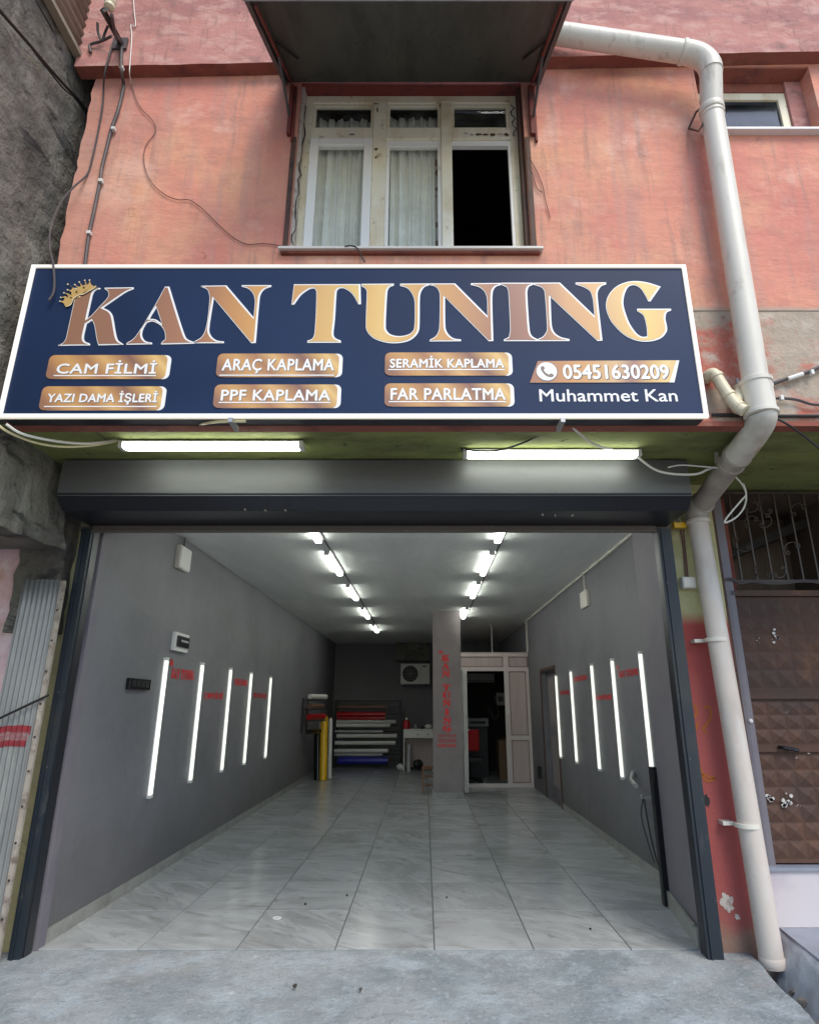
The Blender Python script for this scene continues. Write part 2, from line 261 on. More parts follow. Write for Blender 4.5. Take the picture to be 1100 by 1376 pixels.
M['tubeout'] = emit('lit_outdoor_tube', (.95, 1, .90), 8.0)
M['screen'] = mat('grey_plastic', (.25, .25, .25), .4)
M['brass'] = mat('brass', (.55, .38, .12), .35, metal=.7)
M['steel'] = mat('steel', (.45, .45, .44), .4, metal=.6)
M['stone'] = mat('rubble', (.20, .185, .165), .95, [(12, (.10, .09, .08), .45, .65, 7), (30, (.34, .32, .3), .6, .7, 6)], [(30, .6, .01)])
M['lump'] = mat('lump_concrete', (.40, .44, .49), .9, [(3, (.32, .355, .40), .42, .62, 8), (9, (.50, .54, .58, .5), .52, .7, 9), (20, (.20, .20, .20, .6), .66, .74, 7)], [(12, .35, .01), (60, .6, .005)])

# ------------------------------------------------------------------ object helpers
WL = {}
def org(parent): return WL[parent.name] if parent else Vector((0, 0, 0))
def link(name, me, m, parent=None, origin=None, smooth=False):
    o = bpy.data.objects.new(name, me); COL.objects.link(o)
    origin = Vector(origin) if origin is not None else Vector((0, 0, 0))
    o.parent = parent; o.location = origin - org(parent); WL[o.name] = origin
    if m is not None and not me.materials:
        for x in (m if isinstance(m, (list, tuple)) else [m]): me.materials.append(x)
    if smooth:
        me.polygons.foreach_set('use_smooth', [True] * len(me.polygons))
    return o
def mk(name, vs, fs, m, parent=None, smooth=False, mi=None, origin=None):
    vs = [Vector(v) for v in vs]
    if origin is None:
        lo = Vector([min(v[i] for v in vs) for i in range(3)]); hi = Vector([max(v[i] for v in vs) for i in range(3)])
        origin = (lo + hi) / 2
    me = bpy.data.meshes.new(name); me.from_pydata([v - Vector(origin) for v in vs], [], fs); me.update()
    o = link(name, me, m, parent, origin, smooth)
    if mi:
        for p, k in zip(me.polygons, mi): p.material_index = k
    return o
def fix(o):
    bm = bmesh.new(); bm.from_mesh(o.data); bmesh.ops.recalc_face_normals(bm, faces=bm.faces); bm.to_mesh(o.data); bm.free()
class MB:
    def __init__(s): s.v = []; s.f = []; s.mi = []
    def add(s, vs, fs, k=0):
        b = len(s.v); s.v += [Vector(v) for v in vs]; s.f += [tuple(i + b for i in f) for f in fs]; s.mi += [k] * len(fs); return s
    def box(s, a, b, k=0):
        x0, x1 = sorted((a[0], b[0])); y0, y1 = sorted((a[1], b[1])); z0, z1 = sorted((a[2], b[2]))
        return s.add([(x0, y0, z0), (x1, y0, z0), (x1, y1, z0), (x0, y1, z0), (x0, y0, z1), (x1, y0, z1), (x1, y1, z1), (x0, y1, z1)],
            [(0, 3, 2, 1), (4, 5, 6, 7), (0, 1, 5, 4), (1, 2, 6, 5), (2, 3, 7, 6), (3, 0, 4, 7)], k)
    def tube(s, pts, r, n=10, k=0, caps=True):
        pts = [Vector(p) for p in pts]; rs = r if isinstance(r, (list, tuple)) else [r] * len(pts)
        t = (pts[1] - pts[0]).normalized(); up = Vector((0, 0, 1)) if abs(t.z) < .9 else Vector((1, 0, 0))
        a = t.cross(up).normalized(); vs = []
        for i, p in enumerate(pts):
            if i == 0: tt = pts[1] - pts[0]
            elif i == len(pts) - 1: tt = pts[-1] - pts[-2]
            else: tt = (pts[i+1] - p).normalized() + (p - pts[i-1]).normalized()
            tt.normalize(); a = (a - tt * a.dot(tt)).normalized(); b = tt.cross(a)
            for j in range(n):
                an = 2 * math.pi * j / n; vs.append(p + (a * math.cos(an) + b * math.sin(an)) * rs[i])
        fs = [(i*n+j, i*n+(j+1) % n, (i+1)*n+(j+1) % n, (i+1)*n+j) for i in range(len(pts)-1) for j in range(n)]
        if caps: fs += [tuple(range(n))[::-1], tuple((len(pts)-1)*n + j for j in range(n))]
        return s.add(vs, fs, k)
    def lathe(s, p, prof, n=16, k=0, axis='Z'):
        vs = []; p = Vector(p)
        for (r, h) in prof:
            for j in range(n):
                an = 2 * math.pi * j / n; c, q = r * math.cos(an), r * math.sin(an)
                vs.append(p + (Vector((c, q, h)) if axis == 'Z' else Vector((c, h, q)) if axis == 'Y' else Vector((h, c, q))))
        m_ = len(prof)
        fs = [(i*n+j, i*n+(j+1) % n, (i+1)*n+(j+1) % n, (i+1)*n+j) for i in range(m_-1) for j in range(n)] + [tuple(range(n))[::-1], tuple((m_-1)*n+j for j in range(n))]
        return s.add(vs, fs, k)
    def out(s, name, m, parent=None, smooth=False, bevel=0, origin=None, shade=None):
        o = mk(name, s.v, s.f, m, parent, smooth, s.mi if any(s.mi) else None, origin)
        fix(o)
        if bevel:
            bm = bmesh.new(); bm.from_mesh(o.data); bmesh.ops.bevel(bm, geom=bm.edges[:], offset=bevel, segments=2, affect='EDGES', profile=.6); bm.to_mesh(o.data); bm.free()
        if smooth and shade is not False:
            try: o.data.set_sharp_from_angle(angle=R(42))
            except Exception: pass
        return o
def box(name, a, b, m, parent=None, bevel=0): return MB().box(a, b).out(name, m, parent, bevel=bevel)
def smoothpath(pts, k=6):
    pts = [Vector(p) for p in pts]; o = []
    P_ = [pts[0] * 2 - pts[1]] + pts + [pts[-1] * 2 - pts[-2]]
    for i in range(1, len(P_) - 2):
        for j in range(k):
            t = j / k; a, b, c, d = P_[i-1], P_[i], P_[i+1], P_[i+2]
            o.append(.5 * ((2*b) + (c - a) * t + (2*a - 5*b + 4*c - d) * t*t + (3*b - a - 3*c + d) * t**3))
    o.append(pts[-1]); return o
def tag(o, label, cat=None, group=None, kind=None):
    if label: o['label'] = label
    if cat: o['category'] = cat
    if group: o['group'] = group
    if kind: o['kind'] = kind
    return o
def thing(name, label, cat, loc, group=None):
    o = bpy.data.objects.new(name, None); COL.objects.link(o); o.location = loc; o.empty_display_size = .1
    WL[o.name] = Vector(loc); return tag(o, label, cat, group)
def copy_thing(o, loc, label, par=None):
    c = o.copy(); COL.objects.link(c)
    if par is None: c.location = loc; WL[c.name] = Vector(loc); c['label'] = label
    else: c.parent = par
    for ch in list(o.children): copy_thing(ch, None, None, c)
    return c
def cable(label, pts, r, m, group=None, name='cable', k=6, n=6):
    o = MB().tube(smoothpath(pts, k), r, n).out(name, m, smooth=True); return tag(o, label, 'cable', group)
def wallgrid(name, ax, lo, hi, holes, y0, y1, m, parent=None, step=None, jitter=None):
    """a wall slab with real openings. ax 'X': spans X,Z and is y0..y1 thick in Y; ax 'Y': spans Y,Z and is y0..y1 thick in X"""
    us = sorted(set([lo[0], hi[0]] + [h[i] for h in holes for i in (0, 2)])); zs = sorted(set([lo[1], hi[1]] + [h[i] for h in holes for i in (1, 3)]))
    if step:
        def sub(a):
            r = []
            for p, q in zip(a, a[1:]):
                k = max(1, int((q - p) / step)); r += [p + (q - p) * i / k for i in range(k)]
            return r + [a[-1]]
        us, zs = sub(us), sub(zs)
    nu, nz = len(us), len(zs)
    solid = lambda i, j: 0 <= i < nu-1 and 0 <= j < nz-1 and not any(h[0]-1e-6 <= (us[i]+us[i+1])/2 <= h[2] and h[1] <= (zs[j]+zs[j+1])/2 <= h[3] for h in holes)
    pt = (lambda u, y, z: (u, y, z)) if ax == 'X' else (lambda u, y, z: (y, u, z))
    vs = []; 
    for y in (y0, y1):
        for j in range(nz):
            for i in range(nu):
                u = us[i]
                if jitter and i == 0: u += jitter * noise.noise(Vector((3, zs[j] * 4, 1))) + jitter * .6 * noise.noise(Vector((8, zs[j] * 14, 1)))
                vs.append(pt(u, y, zs[j]))
    I = lambda i, j, k: k * nu * nz + j * nu + i
    fs = []
    for i in range(-1, nu):
        for j in range(-1, nz):
            s_ = solid(i, j)
            if s_: fs += [(I(i,j,0), I(i+1,j,0), I(i+1,j+1,0), I(i,j+1,0)), (I(i,j,1), I(i,j+1,1), I(i+1,j+1,1), I(i+1,j,1))]
            if i+1 < nu and 0 <= j < nz-1 and s_ != solid(i+1, j): fs.append((I(i+1,j,0), I(i+1,j,1), I(i+1,j+1,1), I(i+1,j+1,0)))
            if j+1 < nz and 0 <= i < nu-1 and s_ != solid(i, j+1): fs.append((I(i,j+1,0), I(i+1,j+1,0), I(i+1,j+1,1), I(i,j+1,1)))
    bm = bmesh.new(); bv = [bm.verts.new(v) for v in vs]
    for f in fs: bm.faces.new([bv[q] for q in f])
    for v in [v for v in bm.verts if not v.link_faces]: bm.verts.remove(v)
    bmesh.ops.recalc_face_normals(bm, faces=bm.faces)
    c = Vector(pt((lo[0]+hi[0])/2, (y0+y1)/2, (lo[1]+hi[1])/2))
    for v in bm.verts: v.co -= c
    me = bpy.data.meshes.new(name); bm.to_mesh(me); bm.free()
    return link(name, me, m, parent, c)
def roughen(o, amp, sc, lock=None):
    for v in o.data.vertices:
        p = v.co + o.location
        n_ = noise.fractal(p * sc, .8, 2.1, 5)
        v.co += v.normal * n_ * amp
def noisy_sheet(fn, nu, nv):
    vs = [fn(i / nu, j / nv) for j in range(nv + 1) for i in range(nu + 1)]
    fs = [(j*(nu+1)+i, j*(nu+1)+i+1, (j+1)*(nu+1)+i+1, (j+1)*(nu+1)+i) for j in range(nv) for i in range(nu)]
    return vs, fs

# ---- lettering
def text2d(txt, bold=.0, space=1.0):
    cu = bpy.data.curves.new('t', 'FONT'); cu.body = txt; cu.size = 1; cu.offset = bold; cu.resolution_u = 3; cu.space_character = space; cu.extrude = 0
    o = bpy.data.objects.new('t', cu); COL.objects.link(o); bpy.context.view_layer.update()
    me = bpy.data.meshes.new_from_object(o.evaluated_get(bpy.context.evaluated_depsgraph_get()))
    vs = [Vector((v.co.x, v.co.y)) for v in me.vertices]; fs = [tuple(p.vertices) for p in me.polygons]
    bpy.data.objects.remove(o); bpy.data.curves.remove(cu); bpy.data.meshes.remove(me)
    return vs, fs
def poly2d(loops, offset=0.):
    cu = bpy.data.curves.new('p', 'CURVE'); cu.dimensions = '2D'; cu.fill_mode = 'BOTH'; cu.offset = offset
    for lp in loops:
        sp = cu.splines.new('POLY'); sp.points.add(len(lp) - 1); sp.use_cyclic_u = True
        for q, (x, y) in zip(sp.points, lp): q.co = (x, y, 0, 1)
    o = bpy.data.objects.new('p', cu); COL.objects.link(o); bpy.context.view_layer.update()
    me = bpy.data.meshes.new_from_object(o.evaluated_get(bpy.context.evaluated_depsgraph_get()))
    vs = [Vector((v.co.x, v.co.y)) for v in me.vertices]; fs = [tuple(p.vertices) for p in me.polygons]
    bpy.data.objects.remove(o); bpy.data.curves.remove(cu); bpy.data.meshes.remove(me)
    return vs, fs
def bold_put(mb, txt, fn, w, space=1.0):
    vf = norm2d(text2d(txt, 0, space)); k = 0
    for dx, dz in ((0, 0), (w, 0), (-w, 0), (0, w), (0, -w)):
        put(mb, vf, lambda x, y: fn(x, y) + Vector((dx, -.00012 * k, dz))); k += 1
def norm2d(vf):
    vs, fs = vf; x0, x1 = min(v.x for v in vs), max(v.x for v in vs); y0, y1 = min(v.y for v in vs), max(v.y for v in vs)
    return [Vector(((v.x-x0)/(x1-x0), (v.y-y0)/(y1-y0))) for v in vs], fs
def inset_loop(lp, w):
    """move each side of a closed outline inwards by w, mitred with a limit"""
    n = len(lp); ar = sum(lp[i][0]*lp[(i+1) % n][1] - lp[(i+1) % n][0]*lp[i][1] for i in range(n)); sg = 1 if ar > 0 else -1
    out = []
    for i in range(n):
        a, b, c = Vector(lp[i-1]), Vector(lp[i]), Vector(lp[(i+1) % n])
        d1, d2 = (b-a), (c-b)
        if d1.length < 1e-7 or d2.length < 1e-7: out.append(tuple(b)); continue
        n1, n2 = Vector((-d1.y, d1.x)).normalized() * sg, Vector((-d2.y, d2.x)).normalized() * sg
        m_ = n1 + n2
        if m_.length < .3: m_ = n1
        m_.normalize(); k = min(2.2, 1 / max(.3, m_.dot(n1)))
        out.append(tuple(b + m_ * w * k))
    return out
def soften(pts, ang=48, k=4):
    """round the gentle corners of a traced outline, keep the sharp ones"""
    n = len(pts); P_ = [Vector(p) for p in pts]; sharp = []
    for i in range(n):
        a, b = (P_[i]-P_[i-1]), (P_[(i+1) % n]-P_[i]); sharp.append(a.length < 1e-6 or b.length < 1e-6 or a.angle(b) > R(ang))
    out = []
    for i in range(n):
        p1, p2 = P_[i], P_[(i+1) % n]
        p0 = p1 * 2 - p2 if sharp[i] else P_[i-1]
        p3 = p2 * 2 - p1 if sharp[(i+1) % n] else P_[(i+2) % n]
        ln = (p2-p1).length
        m1 = Vector((0, 0)) if False else (p2-p0) * .5; m2 = (p3-p1) * .5
        if m1.length > ln: m1 *= ln / m1.length
        if m2.length > ln: m2 *= ln / m2.length
        for j in range(k):
            t = j / k; h = (2*t**3-3*t*t+1, t**3-2*t*t+t, -2*t**3+3*t*t, t**3-t*t)
            out.append(p1*h[0] + m1*h[1] + p2*h[2] + m2*h[3])
    return out
def put(mb, vf, f, k=0):
    vs, fs = vf; mb.add([f(v.x, v.y) for v in vs], fs, k)
exec_glyphs = True
del exec_glyphs
# ================================================================== LARGE STRUCTURE
XL, XR, ZC, DB = -2.50, 2.10, 3.16, 17.7        # garage: left wall, right wall, ceiling, back wall distance
DF = 3.47                                       # distance of the overhanging upper facade
# ---- ground
g = box('street_ground', (-60, -60, -.60), (60, Y(3.2), -.20), M['asphalt']); tag(g, 'worn pale concrete street ground in front of the shop', kind='structure')
g = mk('ground_gutter', *noisy_sheet(lambda a, b: Vector((-6 + 12 * a, Y(2.0) + b * 2.62, -.15 + .05 * noise.noise(Vector((a * 60, b * 14, 0))) + .03 * noise.noise(Vector((a * 200, b * 50, 4))))), 160, 40), M['dirt'], smooth=True)
tag(g, 'dark earth and grit of the gutter beside the ramp', kind='structure')
# concrete ramp: noisy slab with an irregular right edge
def ramp_fn(a, b):
    y = -2.9 + 2.9 * b
    xl = -2.45 + .28 * (1 - b) - (.26 if b > .93 else .26 * max(0, (b - .80) / .13)) + .02 * noise.noise(Vector((y * 5, 0, 2)))
    xr = 1.93 + .14 * max(0, (y + 1) / 1) + .03 * noise.noise(Vector((y * 3, 7, 2))) + .012 * noise.noise(Vector((y * 14, 7, 2)))
    z = -.004 + .010 * noise.noise(Vector((a * 9, y * 2, 5))) + .004 * noise.noise(Vector((a * 40, y * 9, 5))) - .03 * max(0, -y - .9)
    if b > .985: z = -.006
    return Vector((xl + (xr - xl) * a, y, z))
vs, fs = noisy_sheet(ramp_fn, 90, 60)
# skirt down the sides
nu = 91; nvv = 61; b0 = len(vs)
rim = [j * nu + nu - 1 for j in range(nvv)] ; rim2 = [j * nu for j in range(nvv)]; rim3 = [i for i in range(nu)]
for rr, dx, dy in ((rim, .03, 0), (rim2, -.03, 0), (rim3, 0, -.05)):
    base = len(vs); vs += [vs[i] + Vector((dx, dy, -.22)) for i in rr]
    for q in range(len(rr) - 1): fs.append((rr[q], rr[q+1], base + q + 1, base + q))
rp = mk('ramp', vs, fs, M['concrete'], smooth=True); fix(rp); rp.data.set_sharp_from_angle(angle=R(40)); tag(rp, 'pale blue grey concrete ramp with rough worn surface before the open shop', kind='structure')
# ---- garage floor with laid tiles
fl = box('floor', (XL - .1, 0.003, -.20), (XR + .1, Y(DB), -.008), M['grout']); tag(fl, 'dark grout bed of the shop floor under large grey tiles', kind='structure')
def tile_mesh(wd, dp):
    mb = MB().box((-wd/2 + .0032, -dp/2 + .0026, -.008), (wd/2 - .0032, dp/2 - .0026, 0)); o = mb.out('tile', M['tile'], origin=(0, 0, 0))
    bm = bmesh.new(); bm.from_mesh(o.data); bmesh.ops.bevel(bm, geom=[e for e in bm.edges if all(v.co.z > -.001 for v in e.verts)], offset=.0015, segments=1, affect='EDGES'); bm.to_mesh(o.data); bm.free()
    me = o.data; bpy.data.objects.remove(o); return me
xs = [XL] + [(u - CX) * D0 / 965.7 for u in (185, 317, 450, 583.5, 717, 848)] + [XR]
ys = [0.0, .79]
while ys[-1] + .79 < DB - D0: ys.append(ys[-1] + .79)
ys.append(DB - D0)
ys[0] = .004
cache = {}
for i in range(len(xs) - 1):
    for j in range(len(ys) - 1):
        wd, dp = xs[i+1] - xs[i], ys[j+1] - ys[j]; k = (round(wd, 3), round(dp, 3))
        if k not in cache: cache[k] = tile_mesh(wd, dp)
        c = Vector(((xs[i]+xs[i+1])/2, (ys[j]+ys[j+1])/2, random.uniform(-.0005, .0005)))
        link('tile', cache[k], None, fl, c)
# ---- garage walls and ceiling
door_h = (Y(10.25), 0.0, Y(11.45), 2.07)
wl = wallgrid('wall_left', 'Y', (0.02, -.19), (Y(DB), ZC + .02), [], XL - .2, XL, M['wall'], step=.5); tag(wl, 'long grey painted wall with lit tubes and red words, left of the tiled floor', kind='structure')
wr = wallgrid('wall_right', 'Y', (0.88, -.19), (Y(DB), ZC + .02), [door_h], XR, XR + .25, M['wall']); tag(wr, 'long grey painted wall with lit tubes and a doorway, right of the tiled floor', kind='structure')
# right hand pier with a slanted mauve inner face
p0, p1 = PZ(945, 1262, 0), PZ(900, 1222, 0)
jx0, jx1, jy1 = 1.80, 1.92, .88
pr = MB().add([(jx0, .01, -.19), (2.35, .01, -.19), (2.35, jy1, -.19), (jx1, jy1, -.19), (jx0, .01, ZC+.01), (2.35, .01, ZC+.01), (2.35, jy1, ZC+.01), (jx1, jy1, ZC+.01)],
              [(0, 3, 2, 1), (4, 5, 6, 7), (0, 1, 5, 4), (1, 2, 6, 5), (2, 3, 7, 6), (3, 0, 4, 7)]).out('wall_pier', M['jamb']); tag(pr, 'mauve grey inner jamb at the right side of the shop opening', kind='structure')
box('skirting', (jx0 - .03, .015, 0), (jx0 + .06, .10, .10), M['skirting'], pr)
sk = MB().add([(jx0-.02, .10, 0), (jx0, .10, 0), (jx1, jy1, 0), (jx1-.02, jy1+.01, 0), (jx0-.02, .10, .11), (jx0, .10, .11), (jx1, jy1, .11), (jx1-.02, jy1+.01, .11)],
              [(0, 3, 2, 1), (4, 5, 6, 7), (0, 1, 5, 4), (1, 2, 6, 5), (2, 3, 7, 6), (3, 0, 4, 7)]).out('skirting', M['skirting'], pr)
wb = box('wall_back', (XL - .2, Y(DB), -.19), (XR + .25, Y(DB) + .2, ZC + .02), M['wall']); tag(wb, 'dark grey back wall of the shop behind the roll rack', kind='structure')
cl = box('ceiling', (XL - .25, Y(D0) + .17, ZC), (XR + .3, Y(DB) + .2, ZC + .3), M['ceiling']); tag(cl, 'rough white painted shop ceiling with two rows of lit tubes', kind='structure')
def skirt(name, X, s, y0, y1, par):
    L_ = .79; y = y0
    while y < y1 - .05:
        e = min(y + L_, y1); h = .085 + random.uniform(-.002, .002)
        box('skirting_tile', (X, y + .002, 0.001), (X + s * .012, e - .002, h), M['skirting'], par); y = e
skirt('', XL, 1, .05, Y(DB) - .02, wl); skirt('', XR, -1, jy1 + .02, door_h[0] - .06, wr)
mj = box('wall_jamb', (XL - .02, -.02, -.02), (XL + .014, .075, ZC), M['jamb']); tag(mj, 'narrow mauve painted jamb strip at the left side of the opening', kind='structure')

# ---- the pink building above and around the shop
B = thing('pink_building', 'old pink plastered house with worn upper storey hanging over the open shop', 'building', (0, Y(DF), 0))
WH = (-.93, 4.425, .73, 6.02); NH = (2.05, 5.48, 2.93, 6.16)
fw = wallgrid('facade_wall', 'X', (-2.49, 3.98), (4.6, 6.6), [WH, NH], Y(DF), Y(DF) + .16, M['facade'], B, step=.06, jitter=.028)
lw = wallgrid('bare_wall_band', 'X', (-2.49, ZC + .002), (4.6, 3.98), [], Y(DF) + .006, Y(DF) + .16, M['facade_low'], B, step=.06, jitter=.02)
roughen(lw, .004, 9)
def slope_box(name, x0, x1, y0, y1, zl, zr, z1, m, par):
    o = MB().add([(x0, y0, zl), (x1, y0, zr), (x1, y1, zr), (x0, y1, zl), (x0, y0, z1), (x1, y0, z1), (x1, y1, z1), (x0, y1, z1)],
                 [(0, 3, 2, 1), (4, 5, 6, 7), (0, 1, 5, 4), (1, 2, 6, 5), (2, 3, 7, 6), (3, 0, 4, 7)]).out(name, m, par)
    return o
def band_fn(a, b):       # protruding upper wall: front face, sloping lower edge
    x = -2.60 + 7.2 * a; zb = 6.035 + (x + 2.5) * .028 + .006 * noise.noise(Vector((x * 5, 1, 1)))
    return Vector((x, Y(3.375) + .006 * noise.noise(Vector((x * 3, b * 9, 3))), zb + b * 2.6))
vs, fs = noisy_sheet(band_fn, 110, 40); n0 = len(vs)
vs += [Vector((v.x, Y(DF) + .002, v.z - .004)) for v in vs[:111]]
fs += [(i, n0 + i, n0 + i + 1, i + 1) for i in range(110)]
up = mk('upper_wall', vs, fs, M['upper'], B, smooth=False); fix(up)
# make the normals of the band face the street
bm = bmesh.new(); bm.from_mesh(up.data); 
for f in bm.faces:
    if (f.normal.y > .3) or (abs(f.normal.y) <= .3 and f.normal.z > 0): f.normal_flip()
bm.to_mesh(up.data); bm.free()
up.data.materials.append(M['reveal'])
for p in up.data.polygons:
    if abs(p.normal.y) < .3: p.material_index = 1  # underside gets the maroon that has the ledge's shade in its colour
sf = box('soffit', (-2.62, Y(DF) + .007, ZC), (4.6, Y(D0) + .168, ZC + .0018), M['soffit'], B)
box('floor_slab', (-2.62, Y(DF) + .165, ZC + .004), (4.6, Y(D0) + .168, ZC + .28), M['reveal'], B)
sf2 = MB().box((-2.55, Y(DF) - .035, ZC + .0), (4.6, Y(DF) + .004, ZC + .045)).out('ledge', M['facade_low'], B)
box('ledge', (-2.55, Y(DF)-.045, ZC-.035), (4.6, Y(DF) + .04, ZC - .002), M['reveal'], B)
# upper rooms (dark boxes behind the windows) and the mass of the house
def room(name, x0, x1, y0, y1, z0, z1, m, par):
    o = MB().add([(x0, y0, z0), (x1, y0, z0), (x1, y1, z0), (x0, y1, z0), (x0, y0, z1), (x1, y0, z1), (x1, y1, z1), (x0, y1, z1)],
                 [(0, 1, 2, 3), (4, 7, 6, 5), (1, 5, 6, 2), (2, 6, 7, 3), (3, 7, 4, 0)])
    return mk(name, o.v, o.f, m, par)
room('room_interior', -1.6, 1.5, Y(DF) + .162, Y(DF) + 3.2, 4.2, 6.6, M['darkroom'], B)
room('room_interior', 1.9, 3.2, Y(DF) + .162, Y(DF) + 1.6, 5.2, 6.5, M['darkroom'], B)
box('house_mass', (-2.6, Y(DF) + 3.3, ZC + .32), (4.6, Y(DB) + .2, 9), M['upper'], B)
box('house_mass', (-2.6, Y(DF) + .1, 8.4), (4.6, Y(DB), 8.9), M['upper'], B)
# ground floor street wall: pier beside the rail, lintel, wall to the right of the neighbour's door
pw = wallgrid('pier', 'X', (1.80, -.19), (2.235, ZC), [], -.055, .005, M['yellowwall'], B, step=.08)
lp_ = box('pier', (-2.90, -.03, -.19), (XL - .10, .02, ZC), M['yellowplain'], B)
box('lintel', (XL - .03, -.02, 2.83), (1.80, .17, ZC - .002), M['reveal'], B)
box('street_wall', (3.36, -.05, -.19), (4.6, .15, ZC), M['yellowwall'], B)
box('party_wall', (2.36, .25, -.19), (2.5, Y(DB), ZC), M['reveal'], B)

# main upper window
WD = 3.57
fr = MB()
x0, x1, z0, z1 = -.905, .70, 4.452, 5.985
def rail(mb, a, b, c, d_, y0=0., y1=.06, k=0): mb.box((a, Y(WD) - y0, b), (c, Y(WD) + y1, d_), k)
MU = [(-.385, -.285), (.125, .205)]
TZ = (5.545, 5.655)
rail(fr, x0, z0, x0 + .055, z1); rail(fr, x1 - .055, z0, x1, z1); rail(fr, x0 + .055, z1 - .07, x1 - .055, z1); rail(fr, x0 + .055, z0, x1 - .055, z0 + .03)
win = fr.out('window', M['frame'], B, bevel=.004)
for a, b in MU: MB().box((a, Y(WD) - .018, z0 + .031), (b, Y(WD) + .05, z1 - .071)).out('mullion', M['frame'], win, bevel=.005)
cols = [(x0 + .056, MU[0][0] - .001), (MU[0][1] + .001, MU[1][0] - .001), (MU[1][1] + .001, x1 - .056)]
for i, (a, b) in enumerate(cols):
    MB().box((a, Y(WD) - .010, TZ[0]), (b, Y(WD) + .045, TZ[1])).out('transom', M['frame'], win, bevel=.004)
    m_ = MB(); t = .022
    for q in ((a, TZ[1]+.001, a+t, z1-.072), (b-t, TZ[1]+.001, b, z1-.072), (a+t, z1-.072-t, b-t, z1-.072), (a+t, TZ[1]+.001, b-t, TZ[1]+t)): m_.box((q[0], Y(WD)+.008, q[1]), (q[2], Y(WD)+.04, q[3]))
    m_.out('sash', M['frame'], win); box('pane', (a + t, Y(WD) + .022, TZ[1] + t), (b - t, Y(WD) + .026, z1 - .072 - t), M['glass'], win)
# left casement: brighter outer sash; middle fixed pane; right opening empty with the room dark behind
a, b = cols[0]; m_ = MB(); t = .062
for q in ((a, z0+.032, a+t, TZ[0]-.004), (b-t, z0+.032, b, TZ[0]-.004), (a+t, TZ[0]-.004-t, b-t, TZ[0]-.004), (a+t, z0+.032, b-t, z0+.06)): m_.box((q[0], Y(WD)-.022, q[1]), (q[2], Y(WD)+.03, q[3]))
m_.out('sash', M['sash'], win, bevel=.004); box('pane', (a+t, Y(WD), z0+.06), (b-t, Y(WD)+.004, TZ[0]-.066), M['glass'], win)
a, b = cols[1]; m_ = MB(); t = .026
for q in ((a, z0+.032, a+t, TZ[0]-.004), (b-t, z0+.032, b, TZ[0]-.004), (a+t, TZ[0]-.004-t*2, b-t, TZ[0]-.004)): m_.box((q[0], Y(WD)+.004, q[1]), (q[2], Y(WD)+.04, q[3]))
m_.out('sash', M['sash'], win); box('pane', (a+t, Y(WD)+.018, z0+.032), (b-t, Y(WD)+.022, TZ[0]-.056), M['glass'], win)
a, b = cols[2]; MB().box((a, Y(WD)+.004, TZ[0]-.05), (b, Y(WD)+.04, TZ[0]-.004)).box((b-.02, Y(WD)+.004, z0+.032), (b, Y(WD)+.04, TZ[0]-.05)).out('sash', M['sash'], win)
# cracked filler strip and reveal paint round the frame
for s, xa in ((-1, x0 - .024), (1, x1)):
    MB().box((xa, Y(DF) + .03, z0), (xa + .024, Y(WD) + .05, z1 + .02)).out('window_filler', M['chip'] if s < 0 else M['brownwood'], B)
box('window_head', (WH[0] + .001, Y(DF) + .01, z1 + .002), (WH[2] - .001, Y(WD) + .05, 6.019), M['reddark'], B)
sl_ = MB().box((-.985, Y(DF) - .055, 4.430), (.80, Y(WD) - .002, 4.4495)).out('window_sill', M['sill'], B, bevel=.004)
# little flaked mortar edge beneath the sill
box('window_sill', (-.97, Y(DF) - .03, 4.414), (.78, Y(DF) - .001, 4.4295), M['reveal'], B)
box('niche_ceiling', (NH[0] + .002, Y(DF) + .012, NH[3] - .012), (NH[2] - .002, Y(DF) + .159, NH[3] - .002), M['reveal'], B)  # thin sheet added to colour in the niche top's dark paint and shade
def flake(u, v, w_, h_, m_=None, d=3.549, par=None):
    c = PD(u, v, d); k = 16; vs = [c] + [c + Vector((math.cos(2*math.pi*i/k) * w_ * random.uniform(.55, 1.2), 0, math.sin(2*math.pi*i/k) * h_ * random.uniform(.5, 1.2))) for i in range(k)]
    mk('paint_flake', vs, [(0, 1+i, 1+(i+1) % k) for i in range(k)], m_ or M['brownwood'], par or win)
for a_ in ((505, 139, .024, .006), (507, 147, .006, .028), (591, 141, .005, .022), (588, 138, .012, .005), (473, 180, .022, .007), (505, 200, .016, .012), (505, 211, .010, .014)): flake(*a_)
for u in (626, 634, 643, 652, 662, 672, 680): flake(u, 180 + random.uniform(-1.5, 1.5), .024, .010 + random.random() * .008, M['chip'] if random.random() < .4 else M['brownwood'], 3.556)
MB().tube([PD(412 - 19 * i / 30 + random.uniform(-2.2, 2.2), 142 + 186 * i / 30, 3.497) for i in range(31)], [random.uniform(.0015, .006) for _ in range(31)], 5).out('crack', M['black'], B)
MB().tube([PD(687 + 5 * i / 9 + (3 if i % 3 == 1 else -2), 140 + 42 * i / 9, 3.566) for i in range(10)], [random.uniform(.002, .006) for _ in range(10)], 5).out('crack', M['black'], win)
